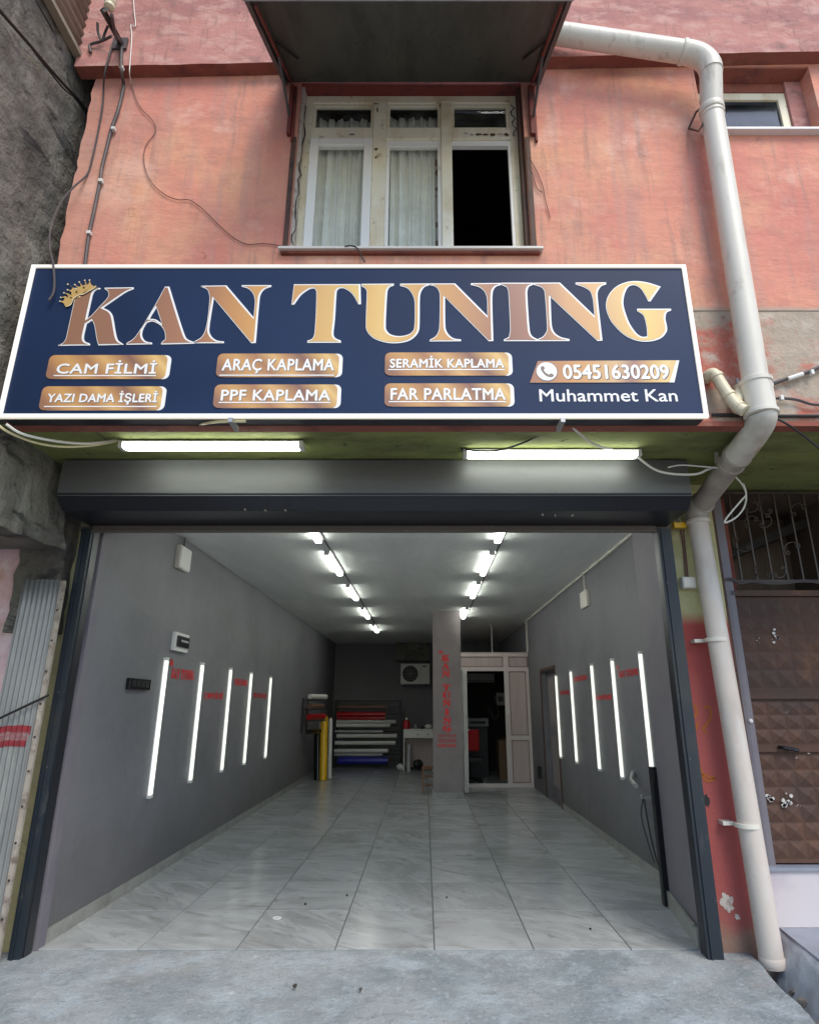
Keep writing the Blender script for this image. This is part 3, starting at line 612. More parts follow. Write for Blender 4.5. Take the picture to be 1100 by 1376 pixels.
# right hand small window
rw = MB(); WD2 = 3.60
for q in ((2.06, 5.50, 2.10, 6.05), (2.74, 5.50, 2.80, 6.05), (2.10, 5.985, 2.74, 6.05), (2.10, 5.50, 2.74, 5.53)): rw.box((q[0], Y(WD2), q[1]), (q[2], Y(WD2) + .05, q[3]))
sw = rw.out('window', M['frame'], B, bevel=.004); box('pane', (2.10, Y(WD2) + .02, 5.53), (2.74, Y(WD2) + .024, 5.985), M['glassdirty'], sw)
box('window_filler', (2.803, Y(DF) + .11, 5.50), (2.927, Y(WD2) + .05, 6.145), M['upper'], B); box('window_filler', (2.06, Y(DF)+.125, 6.053), (2.80, Y(WD2) + .03, 6.145), M['reveal'], B)
MB().box((2.02, Y(DF) - .055, 5.475), (3.25, Y(DF) + .125, 5.497)).out('window_sill', M['white'], B, bevel=.004)

# curtains
def curtain(label, x0, x1, z0, z1, y, m, folds, amp=.022, lean=0.):
    def f(a, b):
        ph = a * folds * 2 * math.pi + 1.3 * noise.noise(Vector((a * 3, b * .8, x0 * 7)))
        return Vector((x0 + (x1 - x0) * a + lean * (1 - b) * (a - .5), y + amp * (math.sin(ph) + .5 * math.sin(2.3 * ph + 1)) * (.65 + .35 * (1 - b)) , z0 + (z1 - z0) * b))
    vs, fs = noisy_sheet(f, 90, 14); o = mk('curtain', vs, fs, m, smooth=True)
    s_ = o.modifiers.new('s', 'SOLIDIFY'); s_.thickness = .0015
    return tag(o, label, 'curtain', 'curtains behind the upper window')
curtain('pale pleated curtain behind the white framed left casement of the upper window', -.87, -.37, 4.47, 5.84, Y(WD) + .085, M['curtain'], 6)
curtain('pale pleated curtain behind the middle pane of the upper window', -.31, .08, 4.47, 5.86, Y(WD) + .09, M['curtain'], 5)
curtain('narrow patterned curtain edge beside the open dark right casement', .082, .13, 4.47, 5.86, Y(WD) + .08, M['lace'], 1.5, .012)

# canopy over the window
K = thing('window_canopy', 'dark sheet metal canopy sloping out over the upper window', 'canopy', (0, Y(DF), 5.99))
fd, rd = 2.56, 3.46
def cz(d, off=0): return 5.985 + (d - rd) * (5.985 - 5.478) / (rd - fd) + off     # underside height
cpan = MB().add([(-1.03, Y(rd), cz(rd)), (.84, Y(rd), cz(rd)), (.84, Y(fd), cz(fd)), (-1.03, Y(fd), cz(fd)), (-1.03, Y(rd), cz(rd)+.02), (.84, Y(rd), cz(rd)+.02), (.84, Y(fd), cz(fd)+.02), (-1.03, Y(fd), cz(fd)+.02)],
    [(0, 1, 2, 3), (4, 7, 6, 5), (0, 4, 5, 1), (1, 5, 6, 2), (2, 6, 7, 3), (3, 7, 4, 0)]).out('canopy_sheet', M['canopy'], K)
for xa, xb in ((-1.060, -1.032), (.842, .870)):
    MB().add([(xa, Y(rd)-.002, cz(rd)-.03), (xb, Y(rd)-.002, cz(rd)-.03), (xb, Y(fd), cz(fd)-.02), (xa, Y(fd), cz(fd)-.02), (xa, Y(rd)-.002, cz(rd)+.09), (xb, Y(rd)-.002, cz(rd)+.09), (xb, Y(fd), cz(fd)+.09), (xa, Y(fd), cz(fd)+.09)],
        [(0, 1, 2, 3), (4, 7, 6, 5), (0, 4, 5, 1), (1, 5, 6, 2), (2, 6, 7, 3), (3, 7, 4, 0)]).out('side_panel', M['canopyside'], K)
box('fascia', (-1.068, Y(fd) - .012, cz(fd) - .022), (.878, Y(fd) - .002, cz(fd) + .16), M['fascia'], K)
for s, xx in ((1, -1.0), (-1, .81)):
    MB().tube([(xx, Y(rd) - .02, cz(rd) - .02), (xx, Y(fd) + .03, cz(fd) - .02)], .011, 6).out('strut', M['reddark'], K)
    MB().tube([(xx + .01*s, Y(DF) - .02, 5.62), (xx, Y(3.1), cz(3.1) - .02)], .010, 6).out('strut', M['canopyside'], K)
    MB().tube([(xx + .02*s, Y(2.95), cz(2.95) - .02), (xx + .12 * s, Y(3.15), cz(3.15) - .01)], .007, 6).out('hook', M['black'], K)
# shutter rails beside the window
for xx, lb in ((-1.0, 'dark red metal rail on the pink wall beside the left casement'), (.775, 'dark red metal rail on the pink wall beside the open dark casement')):
    o = MB().box((xx, Y(DF) - .035, 5.46), (xx + .028, Y(DF) - .003, 5.93)).box((xx + .032, Y(DF) - .025, 5.40), (xx + .046, Y(DF) - .003, 5.93)).out('wall_rail', M['reddark']); tag(o, lb, 'rail', 'rails beside the upper window')
# wooden boards of the outer window jambs
for xa, xb in ((-.965, -.932), (.732, .765)):
    box('window_trim', (xa, Y(DF) - .012, 4.451), (xb, Y(DF) - .001, 5.45), M['brownwood'], B)

# ---- neighbour on the left: rough side wall over the passage, pink street wall, corrugated sheet
N = thing('neighbour_building', 'grey unplastered neighbouring house with rough side wall along the left edge', 'building', (-2.62, Y(DF), 2.5))
XN = -2.615
def side_fn(a, b):
    y = Y(.9) + a * 3.40; z = 2.56 + b * 3.61
    p = Vector((0, y, z)); d_ = .022 * noise.fractal(p * 1.7, .9, 2, 5) + .008 * noise.fractal(p * 9, .9, 2, 4)
    lump = max(0, 1 - (z - 2.5) / 1.0) * max(0, min(1, (y + 1.3) / .5))
    d_ += lump * (.05 * noise.fractal(p * 3.2, .8, 2, 5) + .03)
    zz = z + (.03 * noise.noise(Vector((y * 4, 2, 2))) if b < .03 else 0)
    return Vector((XN + d_ - .02, y, zz))
vs, fs = noisy_sheet(side_fn, 120, 130); n0 = len(vs)
vs += [v + Vector((-1.6, 0, .02)) for v in vs[:121]]; fs += [(i, i+1, n0+i+1, n0+i) for i in range(120)]
sw_ = mk('side_wall', vs, fs, M['oldconcrete'], N, smooth=True); 
box('side_wall_core', (-5, Y(.9), 2.62), (XN - .09, -.165, 6.17), M['oldconcrete'], N)
# small pier of the same rough concrete that comes down beside the shop box
vs = [(XN - .02, -.335, 2.57), (XN - .25, -.335, 2.57), (XN - .25, -.335, 6.17), (XN - .02, -.335, 6.17)]; mk('side_wall_end', vs, [(0, 1, 2, 3)], M['oldconcrete'], N)
pier = wallgrid('rough_pier', 'X', (-3.02, 2.0), (-2.672, 3.15), [], -.16, -.035, M['oldconcrete'], N, step=.05); roughen(pier, .02, 6)
pk = wallgrid('street_wall', 'X', (-6, -.3), (-2.83, 3.15), [], -.12, .1, M['pinkplaster'], N, step=.09); roughen(pk, .012, 5)
# corrugated strip above the side wall: ribs run along the depth
vs = []; fs = []; nz = 60
for i, y in enumerate((Y(.7), Y(3.52))):
    for j in range(nz):
        z = 6.175 + j * .02; vs.append((XN + .018 + .017 * math.sin(j * .02 / .085 * 2 * math.pi), y, z))
fs = [(j, j+1, nz+j+1, nz+j) for j in range(nz-1)]
cs = mk('corrugated_strip', vs, fs, M['corrbeige'], N, smooth=True); s_ = cs.modifiers.new('s', 'SOLIDIFY'); s_.thickness = .003
box('edge_board', (XN - .01, Y(.7), 6.135), (XN + .05, Y(3.50), 6.172), M['corrbeige'], N)
box('upper_mass', (-5, Y(.9), 6.18), (XN - .02, -.02, 8.5), M['oldconcrete'], N)
# corrugated sheet standing on the street
T_ = thing('corrugated_sheet', 'upright galvanised corrugated sheet with red spray paint beside the shop rail', 'metal sheet', (-2.95, Y(4.36), 0))
nx = 90; vs = []; fs = []; x0_, x1_ = -2.875, -2.598
for j in range(13):
    z = -.2 + (2.36 + .2) * j / 12
    for i in range(nx):
        x = x0_ + (x1_ - x0_) * i / (nx - 1); vs.append((x, Y(4.36) - .007 * math.cos((x - x1_) / .036 * 2 * math.pi) + .01 * noise.noise(Vector((x * 2, z * 1.5, 0))), z + (.006 * noise.noise(Vector((x * 9, 0, 0))) if j == 12 else 0)))
fs = [(j*nx+i, j*nx+i+1, (j+1)*nx+i+1, (j+1)*nx+i) for j in range(12) for i in range(nx-1)]
sh = mk('sheet', vs, fs, M['corr'], T_, smooth=True); s_ = sh.modifiers.new('s', 'SOLIDIFY'); s_.thickness = .002
# spray paint stroke follows the ribs: painted faces of the same sheet lifted a hair
def spray(cx_, cz_, hw, hh, m, name='spray_mark'):
    vs = []; fs = []; a_ = int(hw * 2 / .003); b_ = 14
    for j in range(b_ + 1):
        for i in range(a_ + 1):
            x = cx_ - hw + 2 * hw * i / a_; zz = cz_ + hh * (2 * j / b_ - 1) * (1 + .25 * noise.noise(Vector((x * 14, j * .2, 3)))) + .01 * math.sin(x * 11)
            vs.append((x, Y(4.36) - .0035 - .007 * math.cos((x - x1_) / .036 * 2 * math.pi) + .01 * noise.noise(Vector((x * 2, zz * 1.5, 0))), zz))
    fs = [(j*(a_+1)+i, j*(a_+1)+i+1, (j+1)*(a_+1)+i+1, (j+1)*(a_+1)+i) for j in range(b_) for i in range(a_)]
    return mk(name, vs, fs, m, T_, smooth=True)
q1, q2 = PD(0, 985, 4.36), PD(60, 1003, 4.36)
spray(-2.745, q1.z + .012, .122, .026, M['spray']); spray(-2.752, q1.z - .075, .112, .020, M['spray']); spray(-2.745, q1.z - .03, .118, .028, M['sprayfaint'])
ed = box('edge_strip', (x1_ + .002, Y(4.36) - .016, -.2), (x1_ + .034, Y(4.36) + .006, 2.35), M['brownwood'], T_); ed.data.materials.clear(); ed.data.materials.append(mat('edge_strip_paint', (.34, .30, .25), .8, [(12, (.16, .12, .10), .5, .66, 9), (5, (.50, .45, .38), .55, .68, 8)]))
for z in [.25 + i * .21 for i in range(10)]:
    MB().lathe((x1_ + .017, Y(4.36) - .017, z), [(.007, 0), (.007, -.004), (.003, -.006)], 8, axis='Y').out('nail', M['black'], T_)

# ---- roller shutter: box, rails, bottom bar
RS = thing('roller_shutter', 'raised dark grey roller shutter with long metal box over the shop opening', 'shutter', (0, Y(4.1), 2.75))
bx0, bx1 = -2.535, 1.845
prof = [(Y(4.02), ZC - .012), (Y(4.02), 2.885), (Y(4.11), 2.80), (Y(4.54), 2.80), (Y(4.54), ZC - .012)]
m_ = MB(); n = len(prof)
vs = [(bx0, y, z) for y, z in prof] + [(bx1, y, z) for y, z in prof]
m_.add(vs, [tuple(range(n)), tuple(range(n, 2*n))[::-1]]); m_.add(vs, [(i, (i+1) % n, n+(i+1) % n, n+i) for i in range(n)])
hb = m_.out('shutter_box', M['shutter'], RS); 
bm = bmesh.new(); bm.from_mesh(hb.data); bmesh.ops.remove_doubles(bm, verts=bm.verts, dist=1e-5)
bmesh.ops.bevel(bm, geom=[e for e in bm.edges if abs(e.verts[0].co.x - e.verts[1].co.x) > 1], offset=.006, segments=2, affect='EDGES'); bmesh.ops.recalc_face_normals(bm, faces=bm.faces); bm.to_mesh(hb.data); bm.free()
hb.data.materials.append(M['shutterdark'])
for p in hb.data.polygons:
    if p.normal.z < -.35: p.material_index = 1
hb.data.materials.append(M['shutter'])
for i in range(3):                                   # thin folded seams on the box
    pass
box('seam', (bx0 + .004, Y(4.02) - .004, 2.892), (bx1 - .004, Y(4.02) - .0005, 2.899), M['shutterdark'], RS)
box('lower_rail', (-2.62, Y(4.50), 2.768), (1.86, Y(4.535), 2.797), M['barmetal'], RS)
bb = MB().box((-2.50, Y(4.47), 2.746), (1.745, Y(4.495), 2.796)).box((-2.50, Y(4.452), 2.746), (1.745, Y(4.469), 2.758)).out('bottom_bar', M['barmetal'], RS)
for xa, xb in ((-2.575, -2.500), (1.752, 1.852)):
    box('track', (xa + .004, Y(4.491), -.015), (xb - (.004 if xa > 0 else -.006), Y(4.572), 2.77), M['shutterdark'], RS)
    g_ = MB().box((xa, Y(4.46), -.015), (xb, Y(4.475), 2.77)).box((xa, Y(4.4755), -.015), (xa + .012, Y(4.49), 2.77)).box((xb - .012, Y(4.4755), -.015), (xb, Y(4.49), 2.77)).box((xa + .02, Y(4.45), -.015), (xa + .034, Y(4.4595), 2.77))
    g_.out('guide_rail', M['guide'], RS)
for i in range(3):
    p = PD(332 + i * 26 if False else 330 + i * 27, 690, 4.1)
def lockbolt(px_, py_, par):
    p = PD(px_, py_, 4.07); return MB().lathe((p.x, p.y - .02, p.z), [(.008, .02), (.008, .0), (.004, -.003)], 8, axis='Y').out('bolt', M['barmetal'], par)
for u, v in ((728, 697), (745, 698), (768, 698), (330, 690), (357, 691), (384, 691)): lockbolt(u, v - 4, RS)

# ---- neighbour's metal door with the grille over it, and its step
DD = 4.66
DR = thing('metal_door', 'brown metal entrance door with raised pyramid panels behind the drainpipe', 'door', (2.8, Y(DD), .47))
dx0, dx1, dz0, dz1 = 2.26, 3.30, .475, 2.335
MB().box((dx0, Y(DD) - .02, dz0), (dx0 + .055, Y(DD) + .05, dz1)).box((dx1 - .055, Y(DD) - .02, dz0), (dx1, Y(DD) + .05, dz1)).box((dx0 + .055, Y(DD) - .02, dz1 - .045), (dx1 - .055, Y(DD) + .05, dz1)).out('door_frame', M['metaldoor'], DR, bevel=.003)
def zpx(v, d): return PD(1040, v, d).z
secs = [(zpx(925, DD), zpx(806, DD) , 5), (zpx(1000, DD), zpx(942, DD), 3), (.51, zpx(1012, DD), 6)]
box('door_leaf', (dx0 + .057, Y(DD) + .012, dz0 + .01), (dx1 - .057, Y(DD) + .04, dz1 - .047), M['metaldoor'], DR)
for za, zb, rows in secs:
    vs = []; fs = []; ncol = 7; xa, xb = dx0 + .085, dx1 - .085; pw_, ph = (xb - xa) / ncol, (zb - za) / rows
    for r in range(rows):
        for c in range(ncol):
            b_ = len(vs); X, Z = xa + c * pw_, za + r * ph; e = .004
            vs += [(X+e, Y(DD)+.011, Z+e), (X+pw_-e, Y(DD)+.011, Z+e), (X+pw_-e, Y(DD)+.011, Z+ph-e), (X+e, Y(DD)+.011, Z+ph-e), (X+pw_/2, Y(DD)-.0035, Z+ph/2)]
            fs += [(b_, b_+1, b_+4), (b_+1, b_+2, b_+4), (b_+2, b_+3, b_+4), (b_+3, b_, b_+4)]
    mk('door_panel', vs, fs, M['metaldoor'], DR)
for v in (935, 1006):
    z = zpx(v, DD); box('rail', (dx0 + .06, Y(DD) - .012, z - .022), (dx1 - .06, Y(DD) + .0115, z + .022), M['metaldoor'], DR)
hp = PD(1058, 1006, DD - .03)
MB().tube(smoothpath([hp + Vector((-.055, .012, .008)), hp + Vector((-.03, -.02, .005)), hp, hp + Vector((.05, -.015, -.01)), hp + Vector((.075, .012, -.012))], 4), .012, 8).out('handle', M['gloss_black'], DR, smooth=True)
kp = PD(1007, 969, DD - .01); MB().lathe(kp, [(.013, .02), (.013, -.004), (.017, -.012), (.013, -.022), (.004, -.026)], 12, axis='Y').out('door_knob', M['plastic'], DR, smooth=True)
SPL = []
for cu_, cv_, sp_, n_ in ((1034, 1074, 7, 13), (1057, 1078, 8, 15), (1040, 856, 11, 9), (1018, 862, 5, 4), (1075, 1082, 8, 4), (1085, 1010, 14, 4), (1032, 1120, 12, 4)):
    for _ in range(n_): SPL.append((random.gauss(cu_, sp_ * .42), random.gauss(cv_, sp_ * .42), random.choice((.006, .010, .016, .022) if n_ > 8 else (.004, .007))))
for (u, v, s_) in SPL:   # dried paint splashes
    c = PD(u, v, DD - .004); vs = [c]; k = 14
    for i in range(k):
        a_ = 2 * math.pi * i / k; r_ = s_ * (.35 + .75 * abs(noise.noise(Vector((math.cos(a_) * 2, math.sin(a_) * 2, u)))) + .25 * random.random()); vs.append(c + Vector((math.cos(a_) * r_, 0, math.sin(a_) * r_ * .8)))
    bm_o = MB().add([v + Vector((0, -.002, 0)) for v in vs], [(0, 1 + i, 1 + (i + 1) % k) for i in range(k)]); bm_o.out('paint_splash', M['whitesplash'], DR)
# transom slot and grille
GR = thing('window_grille', 'wrought iron grille of upright bars and scrolls over the brown metal door', 'grille', (2.8, Y(4.68), 2.4))
gz0, gz1 = 2.42, 3.115
for i in range(9):
    x = 2.205 + i * .1185; MB().box((x - .006, Y(4.68) - .006, gz0), (x + .006, Y(4.68) + .006, gz1)).out('bar', M['iron'], GR)
box('frame_rail', (2.20, Y(4.68) - .012, gz1), (3.32, Y(4.68) + .012, gz1 + .022), M['iron'], GR); box('frame_rail', (2.20, Y(4.68) - .012, gz0 - .022), (3.32, Y(4.68) + .012, gz0), M['iron'], GR)
def scroll(u, v, w_px, h_px, rot=0, flip=1):
    c = PD(u, v, 4.67); sc = w_px / 811 * 4.68
    pts = []
    for i in range(15):      # small spiral, long C arc, small spiral
        t = i / 14; a_ = math.pi * (2.4 - 2.4 * t); r_ = .05 + .13 * t; pts.append((-.32 + r_ * math.cos(a_), .30 + r_ * math.sin(a_)))
    for i in range(1, 12):
        t = i / 12; a_ = math.pi * (1.0 + .62 * t); pts.append((.10 + .55 * math.cos(a_) * 1.0 - 0 , .22 + .55 * math.sin(a_)))
    for i in range(12):
        t = i / 11; a_ = -math.pi * .45 + math.pi * 2.2 * t; r_ = .15 - .10 * t; pts.append((.30 + r_ * math.cos(a_), -.12 + r_ * math.sin(a_)))
    ca, sa = math.cos(rot), math.sin(rot)
    P3 = [c + Vector(((x * ca - y * sa) * sc * flip, 0, (x * sa + y * ca) * sc * .95)) for x, y in pts]
    MB().tube(P3, .0045, 5).out('scroll', M['iron'], GR, smooth=True)
for a_ in ((968, 690, 26, 0, 0, 1), (1009, 682, 22, 0, 0, -1), (1027, 684, 22, 0, 0, 1), (1009, 700, 22, 0, math.pi, -1), (1029, 700, 22, 0, math.pi / 2, 1), (1070, 685, 24, 0, -1.9, 1),
           (997, 733, 26, 0, 0, 1), (1062, 737, 24, 0, -1.9, 1), (1024, 770, 22, 0, 0, 1), (1047, 770, 20, 0, 0, -1)): scroll(*a_)
cr = MB()
for k_ in range(2): cr.tube(smoothpath([PD(u, v + k_ * 2 + random.uniform(-1, 1), 4.63) for u, v in ((962, 783), (980, 777), (995, 782), (1010, 779), (1030, 782), (1055, 783), (1080, 779), (1110, 783))], 4), .006, 6)
tag(cr.out('cable', M['cable'], smooth=True), 'twisted pair of brown cables lying along the top of the metal door', 'cable')
PS = tag(None, None) if False else None
# dark stair hall behind door and grille
room('stair_hall', 2.24, 3.34, Y(4.75), Y(5.5), .3, 3.15, M['hall'], B)
MB().add([(2.25, Y(5.1), 2.55), (3.33, Y(5.1), 2.98), (3.33, Y(5.1), 3.06), (2.25, Y(5.1), 2.63), (2.25, Y(5.48), 2.55), (3.33, Y(5.48), 2.98), (3.33, Y(5.48), 3.06), (2.25, Y(5.48), 2.63)], [(0,1,2,3),(4,7,6,5),(0,4,5,1),(3,2,6,7)]).out('stair_underside', M['darkroom'], B)
box('door_jamb', (2.236, -.05, .47), (2.258, .12, ZC), M['metaldoor'], B)
# step
ST = thing('entrance_step', 'pale pinkish marble step with blue grey treads below the metal door', 'step', (2.8, 0, 0))
box('riser', (2.24, -.012, .125), (3.36, .02, .452), M['marble'], ST); box('tread', (2.238, -.03, .4525), (3.36, .20, .474), M['bluestone'], ST)
tr_ = MB().add([(2.30, -.0125, .124), (3.4, -.0125, .124), (3.4, -.95, .10), (2.22, -.95, .10), (2.30, -.0125, .094), (3.4, -.0125, .094), (3.4, -.95, .07), (2.22, -.95, .07)], [(0, 1, 2, 3), (4, 7, 6, 5), (0, 4, 5, 1), (1, 5, 6, 2), (2, 6, 7, 3), (3, 7, 4, 0)]).out('tread', M['bluestone'], ST, bevel=.003)
def lump_fn(a, b):       # sloping cement flank beneath the tread's free edge
    y = -.02 - a * .93; xe = 2.30 - .085 * a
    x = xe + .01 - b * (.11 + .03 * noise.noise(Vector((a * 5, 0, 1)))) * (1 + .5 * b); z = .112 - .025 * a - b * b * .23 - .02 * b
    d_ = .007 * noise.fractal(Vector((x * 5, y * 5, z * 5)), .8, 2, 5) + .002 * noise.fractal(Vector((x, y, z)) * 24, .8, 2, 4)
    return Vector((x - d_, y, z + d_ * .8))
vs, fs = noisy_sheet(lump_fn, 60, 24); o = mk('cement_flank', vs, fs, M['lump'], ST, smooth=True)
# rubble
rs = random.Random(5)
def stone(c, r):
    bm = bmesh.new(); bmesh.ops.create_icosphere(bm, subdivisions=2, radius=r)
    sx, sy, sz = rs.uniform(.7, 1.2), rs.uniform(.7, 1.2), rs.uniform(.5, .9); sd_ = rs.random() * 50
    for v in bm.verts: v.co = Vector((v.co.x * sx, v.co.y * sy, v.co.z * sz)) * (1 + .55 * noise.noise(v.co / r * 1.1 + Vector((sd_, 0, 0))))
    vs = [v.co + c for v in bm.verts]; fs = [tuple(v.index for v in f.verts) for f in bm.faces]; bm.free(); return vs, fs
mb = MB()
for i in range(130):
    t = rs.random(); y = -.02 - t * 1.3; x = 2.08 - .05 * t + rs.gauss(.04, .045); r_ = rs.choice([.008, .012, .016, .022])
    mb.add(*stone(Vector((x, y, -.13)), r_))
o = mb.out('rubble', M['stone'], smooth=True); tag(o, 'small rubble and grit lying in the gutter beside the ramp', 'rubble', kind='stuff')
for i, (u, v, r_) in enumerate(((1046, 1304, .045), (1072, 1336, .05), (1082, 1348, .04), (1058, 1322, .03))):
    p = PZ(u, v, -.10); s3 = MB().add(*stone(p, r_)).out('stone', M['lump'] if i == 0 else M['stone'], smooth=True)
    tag(s3, ['rounded cement lump just right of the foot of the drainpipe', 'largest rough stone in the gutter before the entrance step', 'front stone of the gutter stones, nearest the picture bottom', 'small stone between the cement lump and the largest gutter stone'][i], 'stone', 'stones in the gutter')

# ================================================================== THE SIGN
SD = 3.30
sx0, sx1, sz0, sz1 = -2.515, 1.673, 3.115, 4.195
SG = thing('shop_sign', 'long dark blue illuminated shop sign with gold lettering KAN TUNING above the opening', 'sign', (-.42, Y(SD), sz0))
box('sign_panel', (sx0 + .02, Y(SD), sz0 + .02), (sx1 - .02, Y(SD) + .02, sz1 - .02), M['navy'], SG)
box('sign_casing', (sx0 + .01, Y(SD) + .021, sz0 + .012), (sx1 - .01, Y(SD) + .12, sz1 - .01), M['shutterdark'], SG)
for nm, a, b in (('lower', (sx0, sz0), (sx1, sz0 + .026)), ('upper', (sx0, sz1 - .020), (sx1, sz1)), ('l', (sx0, sz0 + .0262), (sx0 + .026, sz1 - .0202)), ('r', (sx1 - .026, sz0 + .0262), (sx1, sz1 - .0202))):
    box('lit_frame', (a[0], Y(SD) - .012, a[1]), (b[0], Y(SD) + .012, b[1]), M['ledframe'], SG, bevel=.003)
for x in (-1.15, .80): box('bracket', (x, Y(SD) - .016, sz0 - .03), (x + .025, Y(SD) + .12, sz0 - .001), M['steel'], SG)
def spt(u, v, lift=0.): p = PD(u, v, SD); return Vector((p.x, Y(SD) - lift, p.z))
def crop(x0): return lambda q: spt(x0 + q[0] / 6.875, 370 + q[1] / 6.875)
GL = {
 'K': (70, [[(62,642),(100,628),(128,590),(145,520),(195,290),(218,190),(216,150),(195,128),(190,118),(448,118),(448,128),(405,140),(380,175),(365,235),(328,400),(365,372),(440,290),(505,220),(524,185),(518,150),(488,128),(488,116),(755,112),(755,128),(690,155),(600,215),(474,302),(530,330),(562,375),(592,540),(612,600),(650,630),(665,642),(430,648),(414,590),(392,460),(372,418),(322,450),(296,565),(305,610),(352,632),(352,648),(60,652)]]),
 'A': (70, [[(1045,106),(950,280),(830,480),(760,580),(690,628),(688,642),(925,638),(925,624),(864,608),(834,560),(842,500),(878,438),(930,428),(1000,462),(1040,520),(1048,590),(1010,624),(1010,640),(1318,632),(1318,620),(1250,590),(1222,540),(1160,350),(1085,106)], [(965,300),(1015,448),(962,410),(902,402)]]),
 'N': (230, [[(278,98),(512,94),(762,388),(774,240),(756,170),(712,125),(652,106),(652,92),(926,92),(926,106),(862,132),(826,182),(815,250),(782,626),(740,628),(395,215),(352,500),(372,562),(422,602),(488,612),(488,628),(212,628),(212,614),(280,572),(315,510),(338,400),(355,230),(350,170),(330,130),(278,108)]]),
 'T': (380, [[(103,84),(717,82),(722,268),(698,270),(640,172),(565,122),(520,122),(498,150),(482,400),(468,540),(484,580),(536,604),(536,624),(226,624),(226,606),(272,585),(292,540),(306,330),(309,150),(292,122),(250,128),(172,182),(105,272),(80,272)]]),
 'U': (380, [[(726,80),(1025,78),(1025,96),(985,112),(965,155),(950,480),(972,530),(1022,556),(1092,562),(1170,542),(1212,490),(1216,250),(1196,180),(1150,122),(1082,98),(1082,78),(1350,76),(1350,92),(1305,112),(1272,165),(1264,250),(1260,490),(1232,555),(1160,608),(1060,628),(960,624),(855,592),(795,545),(766,480),(775,165),(765,128),(726,100)]]),
 'N2': (520, [[(388,76),(628,76),(925,375),(920,210),(892,145),(842,108),(772,90),(772,74),(1050,72),(1050,90),(1002,108),(976,150),(970,250),(980,608),(938,610),(534,205),(538,480),(562,540),(612,582),(682,594),(682,610),(392,612),(392,598),(452,558),(480,490),(485,175),(462,122),(432,100),(388,92)]]),
 'I': (660, [[(90,70),(385,70),(385,88),(345,108),(330,160),(352,500),(372,560),(425,592),(425,609),(114,609),(114,594),(160,572),(172,500),(156,160),(142,112),(90,88)]]),
 'N3': (660, [[(388,70),(632,68),(950,374),(936,230),(910,150),(850,110),(776,86),(776,68),(1058,66),(1058,84),(1010,105),(980,160),(985,260),(1024,604),(978,608),(545,203),(556,460),(582,530),(642,572),(720,590),(720,608),(425,609),(425,592),(480,562),(512,500),(490,160),(460,112),(388,88)]]),
 'G': (780, [[(737,106),(640,244),(620,240),(598,195),(556,130),(512,98),(468,94),(432,115),(402,180),(392,260),(412,350),(452,450),(512,535),(562,568),(612,566),(606,480),(578,375),(518,330),(518,310),(832,310),(832,326),(792,346),(780,400),(794,470),(792,520),(742,580),(642,612),(520,606),(400,552),(290,442),(240,340),(232,260),(258,180),(320,110),(400,70),(490,54),(610,66)]]),
}
brown, rose, gold, pale = (.30, .155, .095), (.36, .175, .115), (.66, .36, .12), (.78, .55, .20)
LG = {'K': [(0, brown), (1, (.32, .16, .105))], 'A': [(0, (.30, .15, .10)), (1, (.42, .205, .11))], 'N': [(0, (.36, .17, .10)), (.45, (.55, .27, .10)), (1, (.70, .38, .12))],
      'T': [(0, (.62, .33, .12)), (1, pale)], 'U': [(0, (.70, .43, .14)), (.3, (.78, .52, .19)), (1, (.62, .34, .12))], 'N2': [(0, (.66, .36, .12)), (.5, (.52, .27, .12)), (1, (.33, .15, .10))],
      'I': [(0, (.27, .13, .09)), (1, (.35, .17, .11))], 'N3': [(0, (.32, .15, .10)), (.45, (.58, .31, .13)), (1, (.66, .38, .14))], 'G': [(0, (.62, .37, .15)), (.6, (.76, .52, .15)), (1, (.70, .42, .16))]}
GLYPH2D = {}
for key, (x0, loops) in GL.items():
    f = crop(x0); L2 = []
    for lp in loops:
        q = soften([(lambda p: (p.x, p.z))(f(c)) for c in lp]); L2.append([(v.x, v.y) for v in q])
    GLYPH2D[key] = L2
    inner = []
    for k_, lp in enumerate(L2):
        inner.append(inset_loop(lp, -.0080 if k_ else .0080))
    wv, wf = poly2d(L2); iv, jf = poly2d([[(x - .0042, y) for x, y in lp] for lp in inner])
    X0, X1 = min(v.x for v in wv), max(v.x for v in wv); cxx = (X0 + X1) / 2; czz = (min(v.y for v in wv) + max(v.y for v in wv)) / 2
    me_ = MB(); me_.add([(v.x, Y(SD) - .0035, v.y) for v in wv], wf, 0); me_.add([(v.x, Y(SD) - .0050, v.y) for v in iv], jf, 1)
    # a shallow edge so that the cut letter stands on the panel
    for lp in L2:
        n = len(lp); me_.add([(x, Y(SD) - .0035, y) for x, y in lp] + [(x, Y(SD), y) for x, y in lp], [(i, (i+1) % n, n + (i+1) % n, n + i) for i in range(n)], 0)
    me_.out('letter', [M['printwhite'], ramp_mat('gold_' + key, LG[key], 'X', X1 - X0, .34)], SG, origin=(cxx, Y(SD) - .003, czz))
